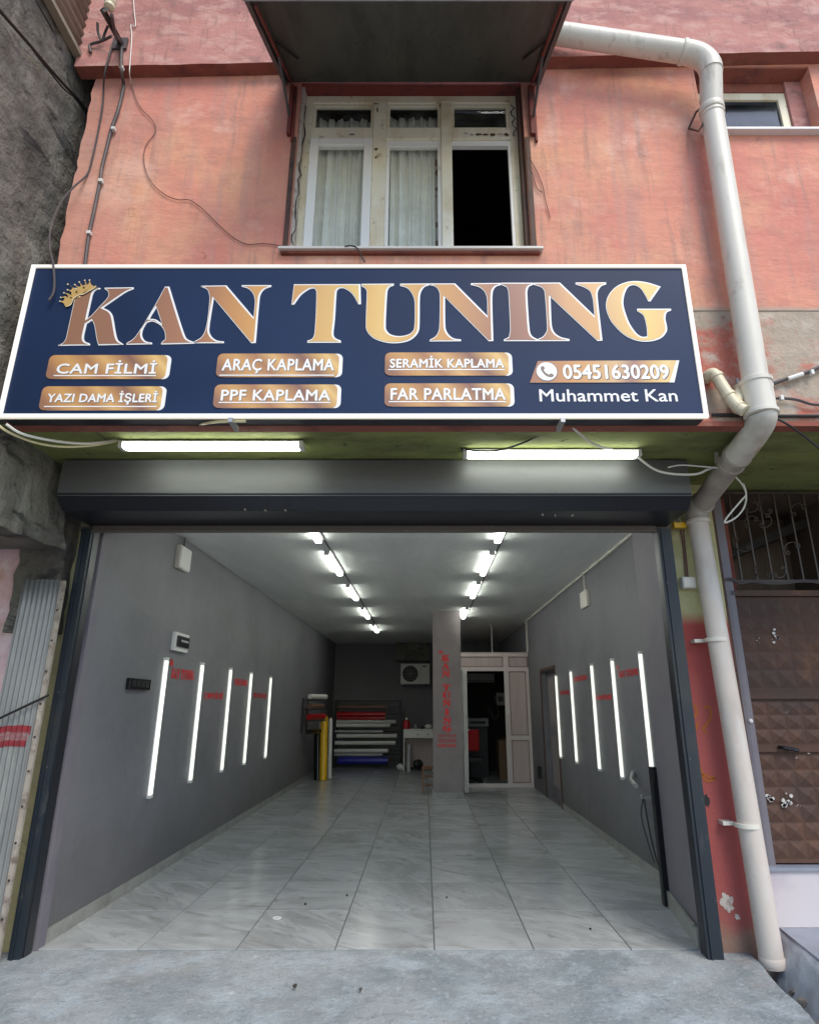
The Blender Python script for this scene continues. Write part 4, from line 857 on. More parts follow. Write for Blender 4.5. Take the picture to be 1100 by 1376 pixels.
# crown
f = crop(70)
cw = [(132,298),(112,262),(80,245),(112,240),(124,212),(88,210),(128,196),(152,214),(150,186),(116,168),(152,172),(184,190),(184,160),(150,140),(182,142),(196,116),(152,88),(196,118),(230,128),(244,122),(216,92),(252,112),(272,104),(258,68),(284,98),(312,94),(308,52),(326,92),(344,84),(352,50),(360,82),(384,104),(414,100),(408,122),(360,150),(300,160),(268,178),(262,208),(222,212),(190,262),(160,290)]
cp = [(p.x, p.z) for p in (f(c) for c in cw)]
v_, f_ = poly2d([cp]); m_ = MB().add([(v.x, Y(SD) - .0075, v.y) for v in v_], f_)
n = len(cp); m_.add([(x, Y(SD) - .0075, y) for x, y in cp] + [(x, Y(SD) - .004, y) for x, y in cp], [(i, (i+1) % n, n+(i+1) % n, n+i) for i in range(n)])
co = m_.out('crown', M['goldprint'], SG)
def strip(pts, w_, lift, m, par, name):
    P3 = [f(c) for c in pts]; P3 = smoothpath(P3, 4); vs = []
    for i, p in enumerate(P3):
        t = (P3[min(i+1, len(P3)-1)] - P3[max(i-1, 0)]).normalized(); nn = Vector((-t.z, 0, t.x)) * w_; vs += [Vector((p.x, Y(SD) - lift, p.z)) + nn, Vector((p.x, Y(SD) - lift, p.z)) - nn]
    mk(name, vs, [(2*i, 2*i+1, 2*i+3, 2*i+2) for i in range(len(P3)-1)], m, par)
strip([(140,294),(180,278),(205,225),(250,192),(300,182),(345,155),(395,128),(412,108)], .0050, .0088, M['black'], co, 'band_outline')
strip([(140,294),(180,275),(205,222),(250,190),(300,178),(345,152),(395,125),(412,106)], .0027, .0094, M['creamprint'], co, 'band')
for c in ((80,245),(88,210),(116,168),(150,140),(152,88),(216,92),(258,68),(308,52),(352,50),(262,206),(282,180)):
    p = f(c); MB().lathe((p.x, Y(SD) - .0075, p.z), [(.0052, 0), (.0052, -.0015)], 10, axis='Y').out('bead', M['creamprint'], co)
for c in ((180,212),(230,160),(298,120)):
    p = f(c); MB().lathe((p.x, Y(SD) - .0074, p.z), [(.006, 0), (.006, -.0012)], 10, axis='Y').out('bead', M['black'], co)

# plaques
def rrect(x0, z0, x1, z1, r, k=5):
    o = []
    for cx_, cz_, a0 in ((x1-r, z1-r, 0), (x0+r, z1-r, 90), (x0+r, z0+r, 180), (x1-r, z0+r, 270)):
        for i in range(k+1): a_ = R(a0 + 90 * i / k); o.append((cx_ + r*math.cos(a_), cz_ + r*math.sin(a_)))
    return o
def slab2d(mb, lp, y, th, k=0):
    v_, f_ = poly2d([lp]); mb.add([(v.x, y, v.y) for v in v_], f_, k); n = len(lp)
    mb.add([(a_, y, b_) for a_, b_ in lp] + [(a_, y + th, b_) for a_, b_ in lp], [(i, (i+1) % n, n+(i+1) % n, n+i) for i in range(n)], k)
gstops = [(0, (.32, .165, .10)), (.10, (.52, .27, .11)), (.22, (.62, .35, .13)), (.38, (.42, .21, .105)), (.52, (.70, .42, .17)), (.62, (.50, .27, .12)), (.74, (.26, .135, .10)), (.86, (.58, .34, .13)), (.95, (.78, .52, .20)), (1, (.62, .38, .15))]
def plaque(u0, v0, u1, v1, txt, tu0, tv0, tu1, tv1, ul=True):
    a, b = spt(u0, v1), spt(u1, v0)
    c0, c1 = PD((u0+u1)/2, v1, SD), PD((u0+u1)/2, v0, SD); z0, z1 = c0.z, c1.z
    xa, xb = (spt(u0, v1).x + spt(u0, v0).x) / 2, (spt(u1, v0).x + spt(u1, v1).x) / 2
    m_ = MB(); slab2d(m_, rrect(xa + .02, z0, xb, z1, .034), Y(SD) - .0030, .003, 0); slab2d(m_, rrect(xa, z0, xb - .022, z1, .034), Y(SD) - .0048, .0016, 1)
    po = m_.out('plaque', [M['printwhite'], ramp_mat('plaque_gold', gstops, 'X', xb - xa, .3, diag=.9)], SG, origin=((xa+xb)/2, Y(SD) - .003, (z0+z1)/2))
    ta, tb = spt(tu0, tv1), spt(tu1, tv0); h = abs(spt(tu0, tv0).z - ta.z)
    for dx, dz, dy, mm, nm in ((.0035, -.0035, .0054, M['printgrey'], 'lettering_shade'), (0, 0, .0062, M['printwhite'], 'lettering')):
        t_ = MB(); bold_put(t_, txt, lambda x, y: Vector((ta.x + dx + (tb.x - ta.x) * x, Y(SD) - dy, ta.z + dz + h * y)), .0022, 1.05); 
        # small flared feet along the base line of the capitals
        t_.out(nm, mm, po)
    if ul: MB().box((ta.x - .012, Y(SD) - .0062, ta.z - .017), (tb.x + .004, Y(SD) - .0052, ta.z - .010)).out('underline', M['printwhite'], po)
plaque(64.5, 477.5, 229, 509.5, 'CAM FİLMİ', 76, 485, 212, 502.5)
plaque(55, 519.5, 222.5, 551.5, 'YAZI DAMA İŞLERİ', 63, 526, 213, 544)
plaque(291.5, 475.5, 460, 507, 'ARAÇ KAPLAMA', 298, 483, 449, 502)
plaque(287.5, 517, 458, 548.5, 'PPF KAPLAMA', 297, 524.5, 444, 538.5)
plaque(517, 474, 688, 505, 'SERAMİK KAPLAMA', 524, 479, 676, 494.5)
plaque(516.5, 515.5, 690.5, 546.5, 'FAR PARLATMA', 525, 522.5, 678, 537.5)
# slanted telephone plaque
q = [spt(*p) for p in ((722, 485.5), (912, 484.5), (905.5, 514), (711.5, 514.5))]
q2 = [spt(*p) for p in ((722, 485.5), (908, 484.5), (899, 514), (711.5, 514.5))]
m_ = MB(); slab2d(m_, [(p.x, p.z) for p in q][::-1], Y(SD) - .0030, .003, 0); slab2d(m_, [(p.x, p.z) for p in q2][::-1], Y(SD) - .0048, .0016, 1)
cxx = (q[0].x + q[2].x) / 2; czz = (q[0].z + q[2].z) / 2
ph = m_.out('telephone_plaque', [M['printwhite'], ramp_mat('phone_gold', [(0, (.36, .17, .11)), (.3, (.60, .30, .11)), (.45, (.62, .36, .15)), (.56, (.66, .44, .22)), (.68, (.34, .18, .14)), (.80, (.66, .40, .15)), (.9, (.80, .58, .25)), (1, (.66, .42, .16))], 'X', q[1].x - q[3].x, .3, diag=-.2)], SG, origin=(cxx, Y(SD) - .003, czz))
pc = spt(734.5, 500); 
MB().lathe((pc.x, Y(SD) - .005, pc.z), [(.066, 0), (.066, -.001)], 28, axis='Y').out('icon_disc', M['printgrey'], ph)
MB().lathe((pc.x - .002, Y(SD) - .006, pc.z + .002), [(.062, 0), (.062, -.001)], 28, axis='Y').out('icon_disc', M['printwhite'], ph)
hs = MB()
def hpt(x, y, l=.0078): return Vector((pc.x + x * .001, Y(SD) - l, pc.z + y * .001))
hsp = [(-36, 30), (-22, 40), (-12, 22), (-20, 12), (-12, -4), (2, -16), (12, -20), (22, -12), (40, -22), (32, -36), (16, -38), (-8, -28), (-26, -6), (-36, 14)]
hv, hf = poly2d([[(v.x, v.y) for v in soften(hsp, 70)]]); hs.add([hpt(v.x, v.y) for v in hv], hf); hs.out('telephone_icon', M['printgrey'], ph)
ta, tb = spt(757, 509.5), spt(896, 491)
for dx, dz, dy, mm, nm in ((.005, -.003, .0054, M['black'], 'lettering_shade'), (0, 0, .0064, M['printwhite'], 'lettering')):
    t_ = MB(); bold_put(t_, '05451630209', lambda x, y: Vector((ta.x + dx + (tb.x - ta.x) * x, Y(SD) - dy, ta.z + dz + (tb.z - ta.z) * y)), .0035); t_.out(nm, mm, ph)
ta, tb = spt(725, 539.5), spt(908, 523.5); t_ = MB(); bold_put(t_, 'Muhammet Kan', lambda x, y: Vector((ta.x + (tb.x - ta.x) * x, Y(SD) - .002, ta.z + (tb.z - ta.z) * y)), .0012); t_.out('lettering', M['printwhite'], SG)

# ================================================================== TUBE LIGHTS
def tube_light(name, L_, m_lit, axis, label, loc, group, wid=.045, dep=.035):
    t = thing(name, label, 'light', loc, group); c = Vector(loc)
    def bx(a, b):      # a,b in (along, wide, depth) -> world; depth goes away from the mount
        if axis == 'X': return (c.x + a[0], c.y + a[1], c.z - a[2]), (c.x + b[0], c.y + b[1], c.z - b[2])
        if axis == 'Y': return (c.x + a[1], c.y + a[0], c.z - a[2]), (c.x + b[1], c.y + b[0], c.z - b[2])
        s_ = 1 if axis == 'ZL' else -1
        return (c.x + s_ * a[2], c.y + a[1], c.z + a[0]), (c.x + s_ * b[2], c.y + b[1], c.z + b[0])
    box('housing', *bx((-L_/2 + .002, -wid*.42, 0), (L_/2 - .002, wid*.42, .010)), M['plastic'], t)
    box('diffuser', *bx((-L_/2 + .028, -wid/2, .0102), (L_/2 - .028, wid/2, dep)), m_lit, t, bevel=.008)
    for s_ in (-1, 1): box('end_cap', *bx((s_ * L_/2, -wid*.52, .0005), (s_ * (L_/2 - .027), wid*.52, dep + .002)), M['plastic'], t, bevel=.003)
    return t
# outside, under the overhang
ol = tube_light('outdoor_tube_light', 1.2, M['tubeout'], 'X', 'lit tube light above the left half of the roller shutter box', (-1.388, Y(3.72), 3.145), 'outdoor tube lights', .075, .045)
copy_thing(ol, (.862, Y(3.87), 3.150), 'lit tube light above the right half of the roller shutter box, nearer the drainpipe')
for x, y in ((-1.95, 3.72), (-.83, 3.72), (.30, 3.87), (1.42, 3.87)):
    pass
# ceiling rows
cl0 = None
lrow = [(430, 723), (453, 768), (480, 806), (495, 833), (505, 851)]
for i in range(5):
    dist = (5.65, 7.35, 9.35, 11.55, 13.95)[i]
    lb = 'lit ceiling tube light of the row nearer the left wall, %s' % ['cut by the shutter bar', 'second from the street', 'third from the street', 'fourth from the street', 'farthest from the street'][i]
    if cl0 is None: cl0 = tube_light('ceiling_light', 1.2, M['tube'], 'Y', lb, (-1.10, Y(dist), ZC), 'ceiling tube lights', .062, .045)
    else: copy_thing(cl0, (-1.10, Y(dist), ZC), lb)
for i in range(4):
    dist = (5.65, 7.35, 9.15, 11.55)[i]
    copy_thing(cl0, (.76, Y(dist), ZC), 'lit ceiling tube light of the row nearer the doorway wall, %s' % ['cut by the shutter bar', 'second from the street', 'just before the pillar', 'behind the pillar edge'][i])
for X, lb in ((-1.10, 'thin conduit running along the ceiling between the tubes nearer the left wall'), (.76, 'thin conduit running along the ceiling between the tubes nearer the doorway wall')):
    tag(box('ceiling_conduit', (X + .045, Y(5.0), ZC - .012), (X + .06, Y(14.2 if X < 0 else 12.4), ZC - .0005), M['cable']), lb, 'conduit', 'ceiling conduits')
# wall tubes
wl0 = None
for i, (ut, vt, ub, vb) in enumerate(((224, 885, 204, 1071), (272, 892, 258, 1050), (310.5, 898, 299.5, 1037), (338, 904, 329.5, 1027), (364, 909.5, 358, 1019))):
    a, b = PX(ut, vt, XL + .03), PX(ub, vb, XL + .03); c = (a + b) / 2; c.x = XL
    lb = 'upright lit tube on the left grey wall, %s' % ['nearest the street beside the KAN TUNING lettering', 'between KAN TUNING and CAM FİLMİ lettering', 'between CAM FİLMİ and YAZI DAMA lettering', 'between YAZI DAMA and PPF KAPLAMA lettering', 'farthest from the street'][i]
    if wl0 is None: wl0 = tube_light('wall_light', 1.24, M['tubewall'], 'ZL', lb, c, 'upright wall tubes', .062, .034)
    else: copy_thing(wl0, c, lb)
wr0 = None
for i, (ut, vt, ub, vb) in enumerate(((861, 876, 881, 1063), (820.5, 885, 835, 1048), (794, 892, 803.5, 1036), (766.5, 900, 772.5, 1026), (746, 906, 752, 1020))):
    a, b = PX(ut, vt, XR - .03), PX(ub, vb, XR - .03); c = (a + b) / 2; c.x = XR
    if i == 0: c.y = Y(6.08)
    lb = 'upright lit tube on the right grey wall, %s' % ['nearest the street behind the black pole', 'between KAN TUNING and CAM FİLMİ lettering', 'between CAM FİLMİ and KAPLAMA lettering', 'between KAPLAMA and FAR PARLATMA lettering', 'nearest the dark doorway'][i]
    if wr0 is None: wr0 = tube_light('wall_light', 1.24, M['tubewall'], 'ZR', lb, c, 'upright wall tubes', .062, .034)
    else: copy_thing(wr0, c, lb)

# ================================================================== RED VINYL WORDS
def wall_words(X, u0, v0, u1, v1, txt, label, m=M['red'], serif=False, crown=False):
    """lies on the side wall between two photo corners"""
    s_ = 1 if X < 0 else -1
    a, b = PX(u0, (v0+v1)/2, X), PX(u1, (v0+v1)/2, X)
    zt, zb = PX((u0+u1)/2, v0, X).z, PX((u0+u1)/2, v1, X).z
    mb = MB(); x_ = X + s_ * .0022
    if serif:
        for k_, (dy_, dz_) in enumerate(((0, 0), (.004, .002))): word2d(mb, 'KANTUNING', lambda x, y: Vector((x_ + s_ * .0002 * k_, a.y + dy_ + (b.y - a.y) * x, zb + dz_ + (zt - zb) * y)))
    else:
        vf_ = norm2d(text2d(txt, 0))
        for k_, (dy_, dz_) in enumerate(((0, 0), (.007, 0), (-.007, 0))): put(mb, vf_, lambda x, y: Vector((x_ + s_ * .0002 * k_, a.y + dy_ + (b.y - a.y) * x, zb + dz_ + (zt - zb) * y)))
    if crown:
        cc = [(0, 0), (-.3, .9), (.1, .5), (.3, 1.1), (.55, .5), (1.0, .85), (.8, 0)]; k = (zt - zb) * .75; y0_ = a.y - .03 * (1 if b.y > a.y else -1); sg = 1 if b.y > a.y else -1
        cv, cf = poly2d([cc]); mb.add([Vector((x_, y0_ + sg * (v.x - .35) * k, zt + .02 + v.y * k)) for v in cv], cf)
    o = mb.out('wall_lettering', m); s2 = o.modifiers.new('s', 'SOLIDIFY'); s2.thickness = .001
    return tag(o, label, 'lettering', 'red vinyl words on the garage walls')
def word2d(mb, seq, fn, vertical=False):
    """KAN TUNING set in the sign's own letter shapes"""
    keys = ['K', 'A', 'N', None, 'T', 'U', 'N2', 'I', 'N3', 'G']; wds = {'K': 1.0, 'A': 1.0, 'N': 1.0, 'T': .95, 'U': 1.0, 'N2': 1.0, 'I': .5, 'N3': 1.0, 'G': .98}
    tot = sum(wds[k] if k else .55 for k in keys); x = 0
    for k in keys:
        w_ = wds[k] if k else .55
        if k:
            L2 = GLYPH2D[k]; allp = [p for lp in L2 for p in lp]; X0, X1 = min(p[0] for p in allp), max(p[0] for p in allp); Z0, Z1 = min(p[1] for p in allp), max(p[1] for p in allp)
            vs, fs = poly2d([[p for p in lp[::2]] for lp in L2])
            mb.add([fn((x + w_ * .96 * (v.x - X0) / (X1 - X0)) / tot, (v.y - Z0) / (Z1 - Z0)) for v in vs], fs)
        x += w_
wall_words(XL, 230, 900, 260.5, 913, '', 'red KAN TUNING words with a small crown on the left grey wall', serif=True, crown=True)
wall_words(XL, 274.5, 928.5, 299.5, 939.5, 'CAM FİLMİ', 'red CAM FİLMİ words on the left grey wall, lower than KAN TUNING')
wall_words(XL, 314.5, 913, 332.5, 921.5, 'YAZI DAMA', 'red YAZI DAMA words high between two tubes of the left grey wall')
wall_words(XL, 340.5, 931.5, 358.5, 938.5, 'PPF KAPLAMA', 'faded red PPF KAPLAMA words by the farthest tube of the left grey wall', M['reddim'])
wall_words(XR, 831.5, 900, 857.5, 909, '', 'red KAN TUNING words with a small crown on the right grey wall', serif=True, crown=True)
wall_words(XR, 800.5, 932, 821.5, 940.5, 'CAM FİLMİ', 'red CAM FİLMİ words on the right grey wall, lower than KAN TUNING')
wall_words(XR, 771.5, 908, 788.5, 915, 'KAPLAMA', 'red KAPLAMA words between two tubes of the right grey wall')
wall_words(XR, 752, 928, 764.5, 933.5, 'FAR PARLATMA', 'small faded red FAR PARLATMA words on the right grey wall near the doorway', M['reddim'])

# ================================================================== GARAGE FITTINGS
# pillar
CD_ = 11.34
PL = thing('pillar', 'square grey pillar with red vertical KAN TUNING words before the white cabin', 'pillar', (.41, Y(CD_), 0))
box('shaft', (.155, Y(CD_), 0.001), (.655, Y(CD_) + .45, ZC - .001), M['column'], PL)
box('skirting', (.143, Y(CD_) - .012, .001), (.667, Y(CD_) + .46, .09), M['skirting'], PL)
vw = MB()
for i, k in enumerate(['K', 'A', 'N', None, 'T', 'U', 'N2', 'I', 'N3', 'G']):
    vt = [884.5, 895, 906, 0, 924, 934.5, 945, 957, 968.5, 979][i]; 
    if not k: continue
    c = PD(598.6 + i * .25, vt, CD_); hh = .057; ww = .072 if k != 'I' else .045
    L2 = GLYPH2D[k]; allp = [p for lp in L2 for p in lp]; X0, X1 = min(p[0] for p in allp), max(p[0] for p in allp); Z0, Z1 = min(p[1] for p in allp), max(p[1] for p in allp)
    vs, fs = poly2d([lp[::2] for lp in L2])
    for q_, ox in enumerate((0, .007, -.007)): vw.add([(c.x + ox - ww + 2*ww*(v.x-X0)/(X1-X0), Y(CD_) - .0025 - .0003 * q_, c.z - hh + 2*hh*(v.y-Z0)/(Z1-Z0)) for v in vs], fs)
c = PD(592, 876, CD_); cc = [(0, 0), (-.3, .9), (.1, .5), (.3, 1.1), (.55, .5), (1.0, .85), (.8, 0)]; cv, cf = poly2d([cc]); vw.add([(c.x + (v.x-.4) * .07, Y(CD_) - .0025, c.z + v.y * .07 - .03) for v in cv], cf)
vw.out('lettering', M['red'], PL)
for txt, v, mm in (('CAM FİLMİ', 988.5, M['reddim']), ('YAZI DAMA', 995.5, M['reddim']), ('KAPLAMA', 1002, M['red'])):
    a, b = PD(588, v + 2.2, CD_), PD(612.5, v - 2.2, CD_); t_ = MB(); bold_put(t_, txt, lambda x, y: Vector((a.x + (b.x-a.x)*x, Y(CD_) - .0025, a.z + (b.z-a.z)*y)), .003); t_.out('lettering', mm, PL)

# cabin
CB = 12.8
CN = thing('office_cabin', 'white plastic panelled office cabin with open doorway at the back right', 'cabin', (1.4, Y(CB), 0))
def cbx(name, u0, v0, u1, v1, m, d0=0., d1=.05):
    a, b = PD(u0, v1, CB), PD(u1, v0, CB); a2 = PD(u0, v0, CB); return box(name, (a.x, Y(CB) + d0, max(a.z, .002)), (b.x, Y(CB) + d1, b.z), m, CN)
X = lambda u: PD(u, 980, CB).x; Z = lambda v: max(.002, PD(650, v, CB).z)
def rr(name, xa, za, xb, zb, m, d0=0., d1=.05): return box(name, (xa, Y(CB) + d0, za), (xb, Y(CB) + d1, zb), m, CN)
cx0, cx1, cxm = .66, XR - .003, 1.60
ztop, ztr, zmid = 2.50, 2.16, 1.02 - .16
rr('frame_rail', cx0, ztop - .05, cx1, ztop, M['cabinframe']); rr('frame_rail', cx0, ztr, cx1, ztr + .07, M['cabinframe']); rr('frame_rail', cx0, .002, cx1, .07, M['cabinframe'])
rr('frame_post', cx0, .071, cx0 + .06, ztr - .001, M['cabinframe']); rr('frame_post', cxm, .071, cxm + .09, ztr - .001, M['cabinframe']); rr('frame_post', cxm, ztr + .071, cxm + .09, ztop - .051, M['cabinframe']); rr('frame_post', cx1 - .05, .071, cx1, ztr - .001, M['cabinframe'])
rr('frame_rail', cxm + .091, zmid, cx1 - .051, zmid + .07, M['cabinframe'])
rr('panel', cxm + .091, .071, cx1 - .051, zmid - .001, M['cabin'], .015, .035); rr('panel', cxm + .091, zmid + .071, cx1 - .051, ztr - .001, M['cabin'], .015, .035)
rr('panel', cx0 + .01, ztr + .071, cxm - .001, ztop - .051, M['cabin'], .015, .035); rr('panel', cxm + .091, ztr + .071, cx1 - .01, ztop - .051, M['cabin'], .015, .035)
for xa, xb, za, zb in ((cxm + .105, cx1 - .065, .085, zmid - .015), (cxm + .105, cx1 - .065, zmid + .085, ztr - .015), (cx0 + .02, cxm - .015, ztr + .085, ztop - .065), (cxm + .105, cx1 - .02, ztr + .085, ztop - .065)):
    m_ = MB(); g_ = .008
    for q in ((xa, za, xa+g_, zb), (xb-g_, za, xb, zb), (xa+g_, za, xb-g_, za+g_), (xa+g_, zb-g_, xb-g_, zb)): m_.box((q[0], Y(CB)+.010, q[1]), (q[2], Y(CB)+.0145, q[3]))
    m_.out('gasket', M['brownwood'], CN)
rr('switch', cxm + .02, 1.33, cxm + .085, 1.42, M['plastic'], -.02, -.001)
rr('cabin_roof', cx0, ztop + .001, cx1, ztop + .03, M['cabin'], .01, 3.2)
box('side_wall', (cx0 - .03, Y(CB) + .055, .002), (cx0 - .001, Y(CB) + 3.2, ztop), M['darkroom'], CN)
for u in (661, 707):
    p = PD(u, 873, 13.4); tag(MB().tube([(p.x, p.y, ztop + .03), (p.x, p.y, ZC - .02), (p.x - .05, p.y + .05, ZC - .01)], .013, 6).out('roof_pipe', M['plastic']), 'thin white upright pipe from the cabin roof to the ceiling, %s' % ('nearer the pillar' if u < 680 else 'nearer the right wall'), 'pipe')
# open door leaf, seen edge on
OD = thing('cabin_door', 'white cabin door leaf standing open towards the street beside the pillar', 'door', (.70, Y(CB) - .01, 0))
dx = .748
MB().add([(dx - .030, Y(11.86), .03), (dx + .040, Y(11.86), .03), (dx + .000, Y(CB) - .02, .03), (dx - .045, Y(CB) - .02, .03), (dx - .030, Y(11.86), 2.14), (dx + .040, Y(11.86), 2.14), (dx + .000, Y(CB) - .02, 2.14), (dx - .045, Y(CB) - .02, 2.14)],
    [(0, 1, 5, 4), (1, 2, 6, 5), (2, 3, 7, 6), (3, 0, 4, 7), (4, 5, 6, 7), (0, 3, 2, 1)]).out('door_leaf', M['doorwhite'], OD)
box('door_gasket', (dx + .002, Y(11.856), .04), (dx + .008, Y(11.8595), 2.13), M['screen'], OD)
hz = PD(622, 981, 11.85).z
MB().box((dx + .013, Y(11.90), hz - .10), (dx + .024, Y(11.94), hz + .10)).tube([(dx + .02, Y(11.92), hz), (dx + .07, Y(11.92), hz), (dx + .075, Y(12.02), hz)], .010, 6).box((dx - .04, Y(11.90), hz - .10), (dx - .029, Y(11.94), hz + .10)).tube([(dx - .035, Y(11.92), hz), (dx - .08, Y(11.92), hz), (dx - .085, Y(12.02), hz)], .010, 6).out('handle', M['plastic'], OD)
# inside the cabin
a, b = PD(631, 917, 15.8), PD(664, 905, 15.8)
AC2 = thing('split_air_conditioner', 'long white indoor air conditioner high on the wall inside the cabin', 'air conditioner', (a.x, Y(15.8), a.z))
box('body', (a.x - .1, Y(15.8), a.z), (b.x, Y(15.99), b.z), M['plastic'], AC2, bevel=.02); box('louvre', (a.x - .08, Y(15.8) - .01, a.z + .02), (b.x - .02, Y(15.8) - .001, a.z + .06), M['screen'], AC2)
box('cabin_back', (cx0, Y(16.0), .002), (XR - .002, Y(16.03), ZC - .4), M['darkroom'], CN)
a, b = PD(667, 948, 15.9), PD(678, 931, 15.9)
fn = thing('wall_fan', 'small white round device hanging on the dark wall inside the cabin', 'fan', (a.x, Y(15.95), a.z)); box('body', (a.x, Y(15.93), a.z), (b.x, Y(15.98), b.z), M['plastic'], fn, bevel=.02); MB().lathe(((a.x+b.x)/2, Y(15.925), (a.z+b.z)/2), [(.07, 0), (.07, -.02), (.05, -.03)], 16, axis='Y').out('dial', M['screen'], fn)
cable('grey cable looping down from the wall beside the cabin device', [PD(u, v, 15.9) for u, v in ((664, 935), (668, 950), (669, 962), (664, 966), (658, 955), (654, 952))], .015, M['screen'])
a, b = PD(632, 1040, 14.6), PD(653, 965, 14.6)
pt = thing('cutting_plotter', 'grey plotter on a dark stand inside the cabin', 'plotter', (a.x, Y(14.6), 0)); box('stand', (a.x, Y(14.6), .002), (b.x + .02, Y(15.1), b.z - .19), M['black'], pt); box('body', (a.x - .1, Y(14.55), b.z - .185), (b.x + .05, Y(15.0), b.z), M['screen'], pt, bevel=.02); box('slot', (a.x, Y(14.54), b.z - .13), (b.x - .02, Y(14.549), b.z - .06), M['black'], pt)
ch = thing('office_chair', 'black swivel chair with red backrest just inside the cabin doorway', 'chair', (PD(630, 1040, 13.6).x, Y(13.6), 0))
c = Vector((PD(630, 1040, 13.6).x, Y(13.6), 0))
MB().box(c + Vector((-.22, -.03, .60)), c + Vector((.22, .03, 1.02))).out('backrest', M['redfab'], ch, bevel=.02); MB().box(c + Vector((-.24, -.45, .42)), c + Vector((.24, .02, .50))).out('seat', M['black'], ch, bevel=.02)
MB().tube([c + Vector((0, -.2, .1)), c + Vector((0, -.2, .42))], .03, 8).out('stem', M['black'], ch)
for i in range(5):
    a_ = i * 2 * math.pi / 5 + .4; e = c + Vector((.27 * math.cos(a_), -.2 + .27 * math.sin(a_), .07)); MB().tube([c + Vector((0, -.2, .11)), e], .017, 6).tube([e + Vector((0, -.02, -.037)), e + Vector((0, .02, -.037))], .031, 8).out('leg', M['gloss_black'], ch)
a, b = PD(671, 1035, 14.2), PD(683, 993, 14.2)
cb = thing('cardboard_box', 'tall brown cardboard box against the cabin inner wall', 'box', (a.x, Y(14.2), 0)); box('body', (a.x, Y(14.2), .002), (b.x + .12, Y(14.7), b.z - .03), M['cardboard'], cb); MB().add([(a.x, Y(14.2), b.z - .03), (b.x + .12, Y(14.2), b.z - .03), (b.x + .08, Y(14.05), b.z + .03), (a.x + .02, Y(14.05), b.z + .03)], [(0, 1, 2, 3)]).out('flap', M['cardboard'], cb)
bg_ = MB().box((b.x - .06, Y(13.3), .002), (b.x + .12, Y(13.6), .9)).out('dark_bag', M['black'], bevel=.05); tag(bg_, 'dark upright bag leaning beside the cardboard box in the cabin', 'bag')

# doorway in the right wall
DW = thing('side_door', 'brown door frame with a dim mauve door in the right grey wall near the cabin', 'door', (XR, door_h[0], 0))
y0, y1 = door_h[0], door_h[2]
MB().box((XR - .018, y0 - .05, .002), (XR + .10, y0 - .001, 2.12)).box((XR - .018, y1 + .001, .002), (XR + .10, y1 + .05, 2.12)).box((XR - .018, y0, 2.072), (XR + .10, y1, 2.12)).out('door_frame', M['brownwood'], DW)
box('door_leaf', (XR + .10, y0 + .002, .005), (XR + .135, y1 - .002, 2.07), M['jamb'], DW)
for k in range(2): box('door_panel', (XR + .085, y0 + .15, .2 + k * .95), (XR + .0995, y1 - .15, 1.0 + k * .95), M['column'], DW, bevel=.006)
MB().tube([(XR + .09, y0 + .1, 1.0), (XR + .05, y0 + .1, 1.0), (XR + .05, y0 + .2, 1.0)], .010, 6).out('handle', M['steel'], DW)
tag(box('door_stop', (XR - .07, y1 + .45, .25), (XR - .01, y1 + .55, .45), M['black']), 'small black box low on the right wall by the cabin corner', 'box')

# rack with rolls
RD = 16.7
RK = thing('roll_rack', 'black metal rack with horizontal rods against the back wall', 'rack', (-1.45, Y(RD), 0))
rx0, rx1, rz1 = -2.30, -.62, PD(490, 941, RD).z
for x in (rx0, rx1):
    for y in (RD, RD + .45): box('post', (x - .02, Y(y), .002), (x + .02, Y(y) + .04, rz1), M['black'], RK)
box('rail', (rx0 + .021, Y(RD), rz1 - .04), (rx1 - .021, Y(RD) + .04, rz1), M['black'], RK); box('rail', (rx0 + .021, Y(RD) + .45, rz1 - .04), (rx1 - .021, Y(RD) + .49, rz1), M['black'], RK)
rolls = [(454, 519, 950, .045, 'brownroll', 'dull brown vinyl roll, topmost on the rack'), (453, 518, 960, .062, 'redroll', 'thick red vinyl roll high on the rack'), (453, 517, 965, .05, 'redroll', 'slimmer red vinyl roll just under the thick red one'),
         (452, 532, 970, .048, 'silverroll', 'longest silver vinyl roll under the red rolls'), (452, 524, 975, .045, 'whiteroll', 'white vinyl roll touching the longest silver roll'), (450, 514, 983, .028, 'silverroll', 'thin grey roll in the dark middle of the rack'),
         (452, 533, 989, .048, 'whiteroll', 'long white roll in the middle of the rack'), (450, 531, 998.5, .048, 'whiteroll', 'long off white roll under the middle of the rack'), (449, 521, 1009, .048, 'whiteroll', 'white roll with a pink tint just above the grey and blue ones'), (449, 513, 1014.5, .035, 'silverroll', 'grey roll squeezed between white and blue rolls'), (454, 521, 1022, .085, 'blue', 'thick bright blue vinyl roll, lowest on the rack')]
for i, (u0, u1, v, r_, mm, lb) in enumerate(rolls):
    a, b = PD(u0, v, RD - .08), PD(u1, v, RD - .08)
    if i % 1 == 0: MB().tube([(rx0, Y(RD) + .02, a.z - .0), (rx1 + .05, Y(RD) + .02, a.z)], .010, 6).out('rod', M['black'], RK)
    t = thing('vinyl_roll', lb, 'vinyl roll', (a.x, Y(RD) - .09, a.z), 'vinyl rolls on the rack')
    MB().tube([(a.x, Y(RD) - .09 - (.03 if r_ > .06 else 0), a.z), (b.x, Y(RD) - .09 - (.03 if r_ > .06 else 0), a.z)], r_, 18).out('roll', M[mm], t, smooth=True); MB().tube([(b.x + .001, Y(RD) - .09, a.z), (b.x + .025, Y(RD) - .09, a.z)], r_ * .5, 12).out('core', M['cardboard'], t)
box('base_rail', (rx0 + .021, Y(RD), .08), (rx1 - .021, Y(RD) + .04, .12), M['black'], RK)
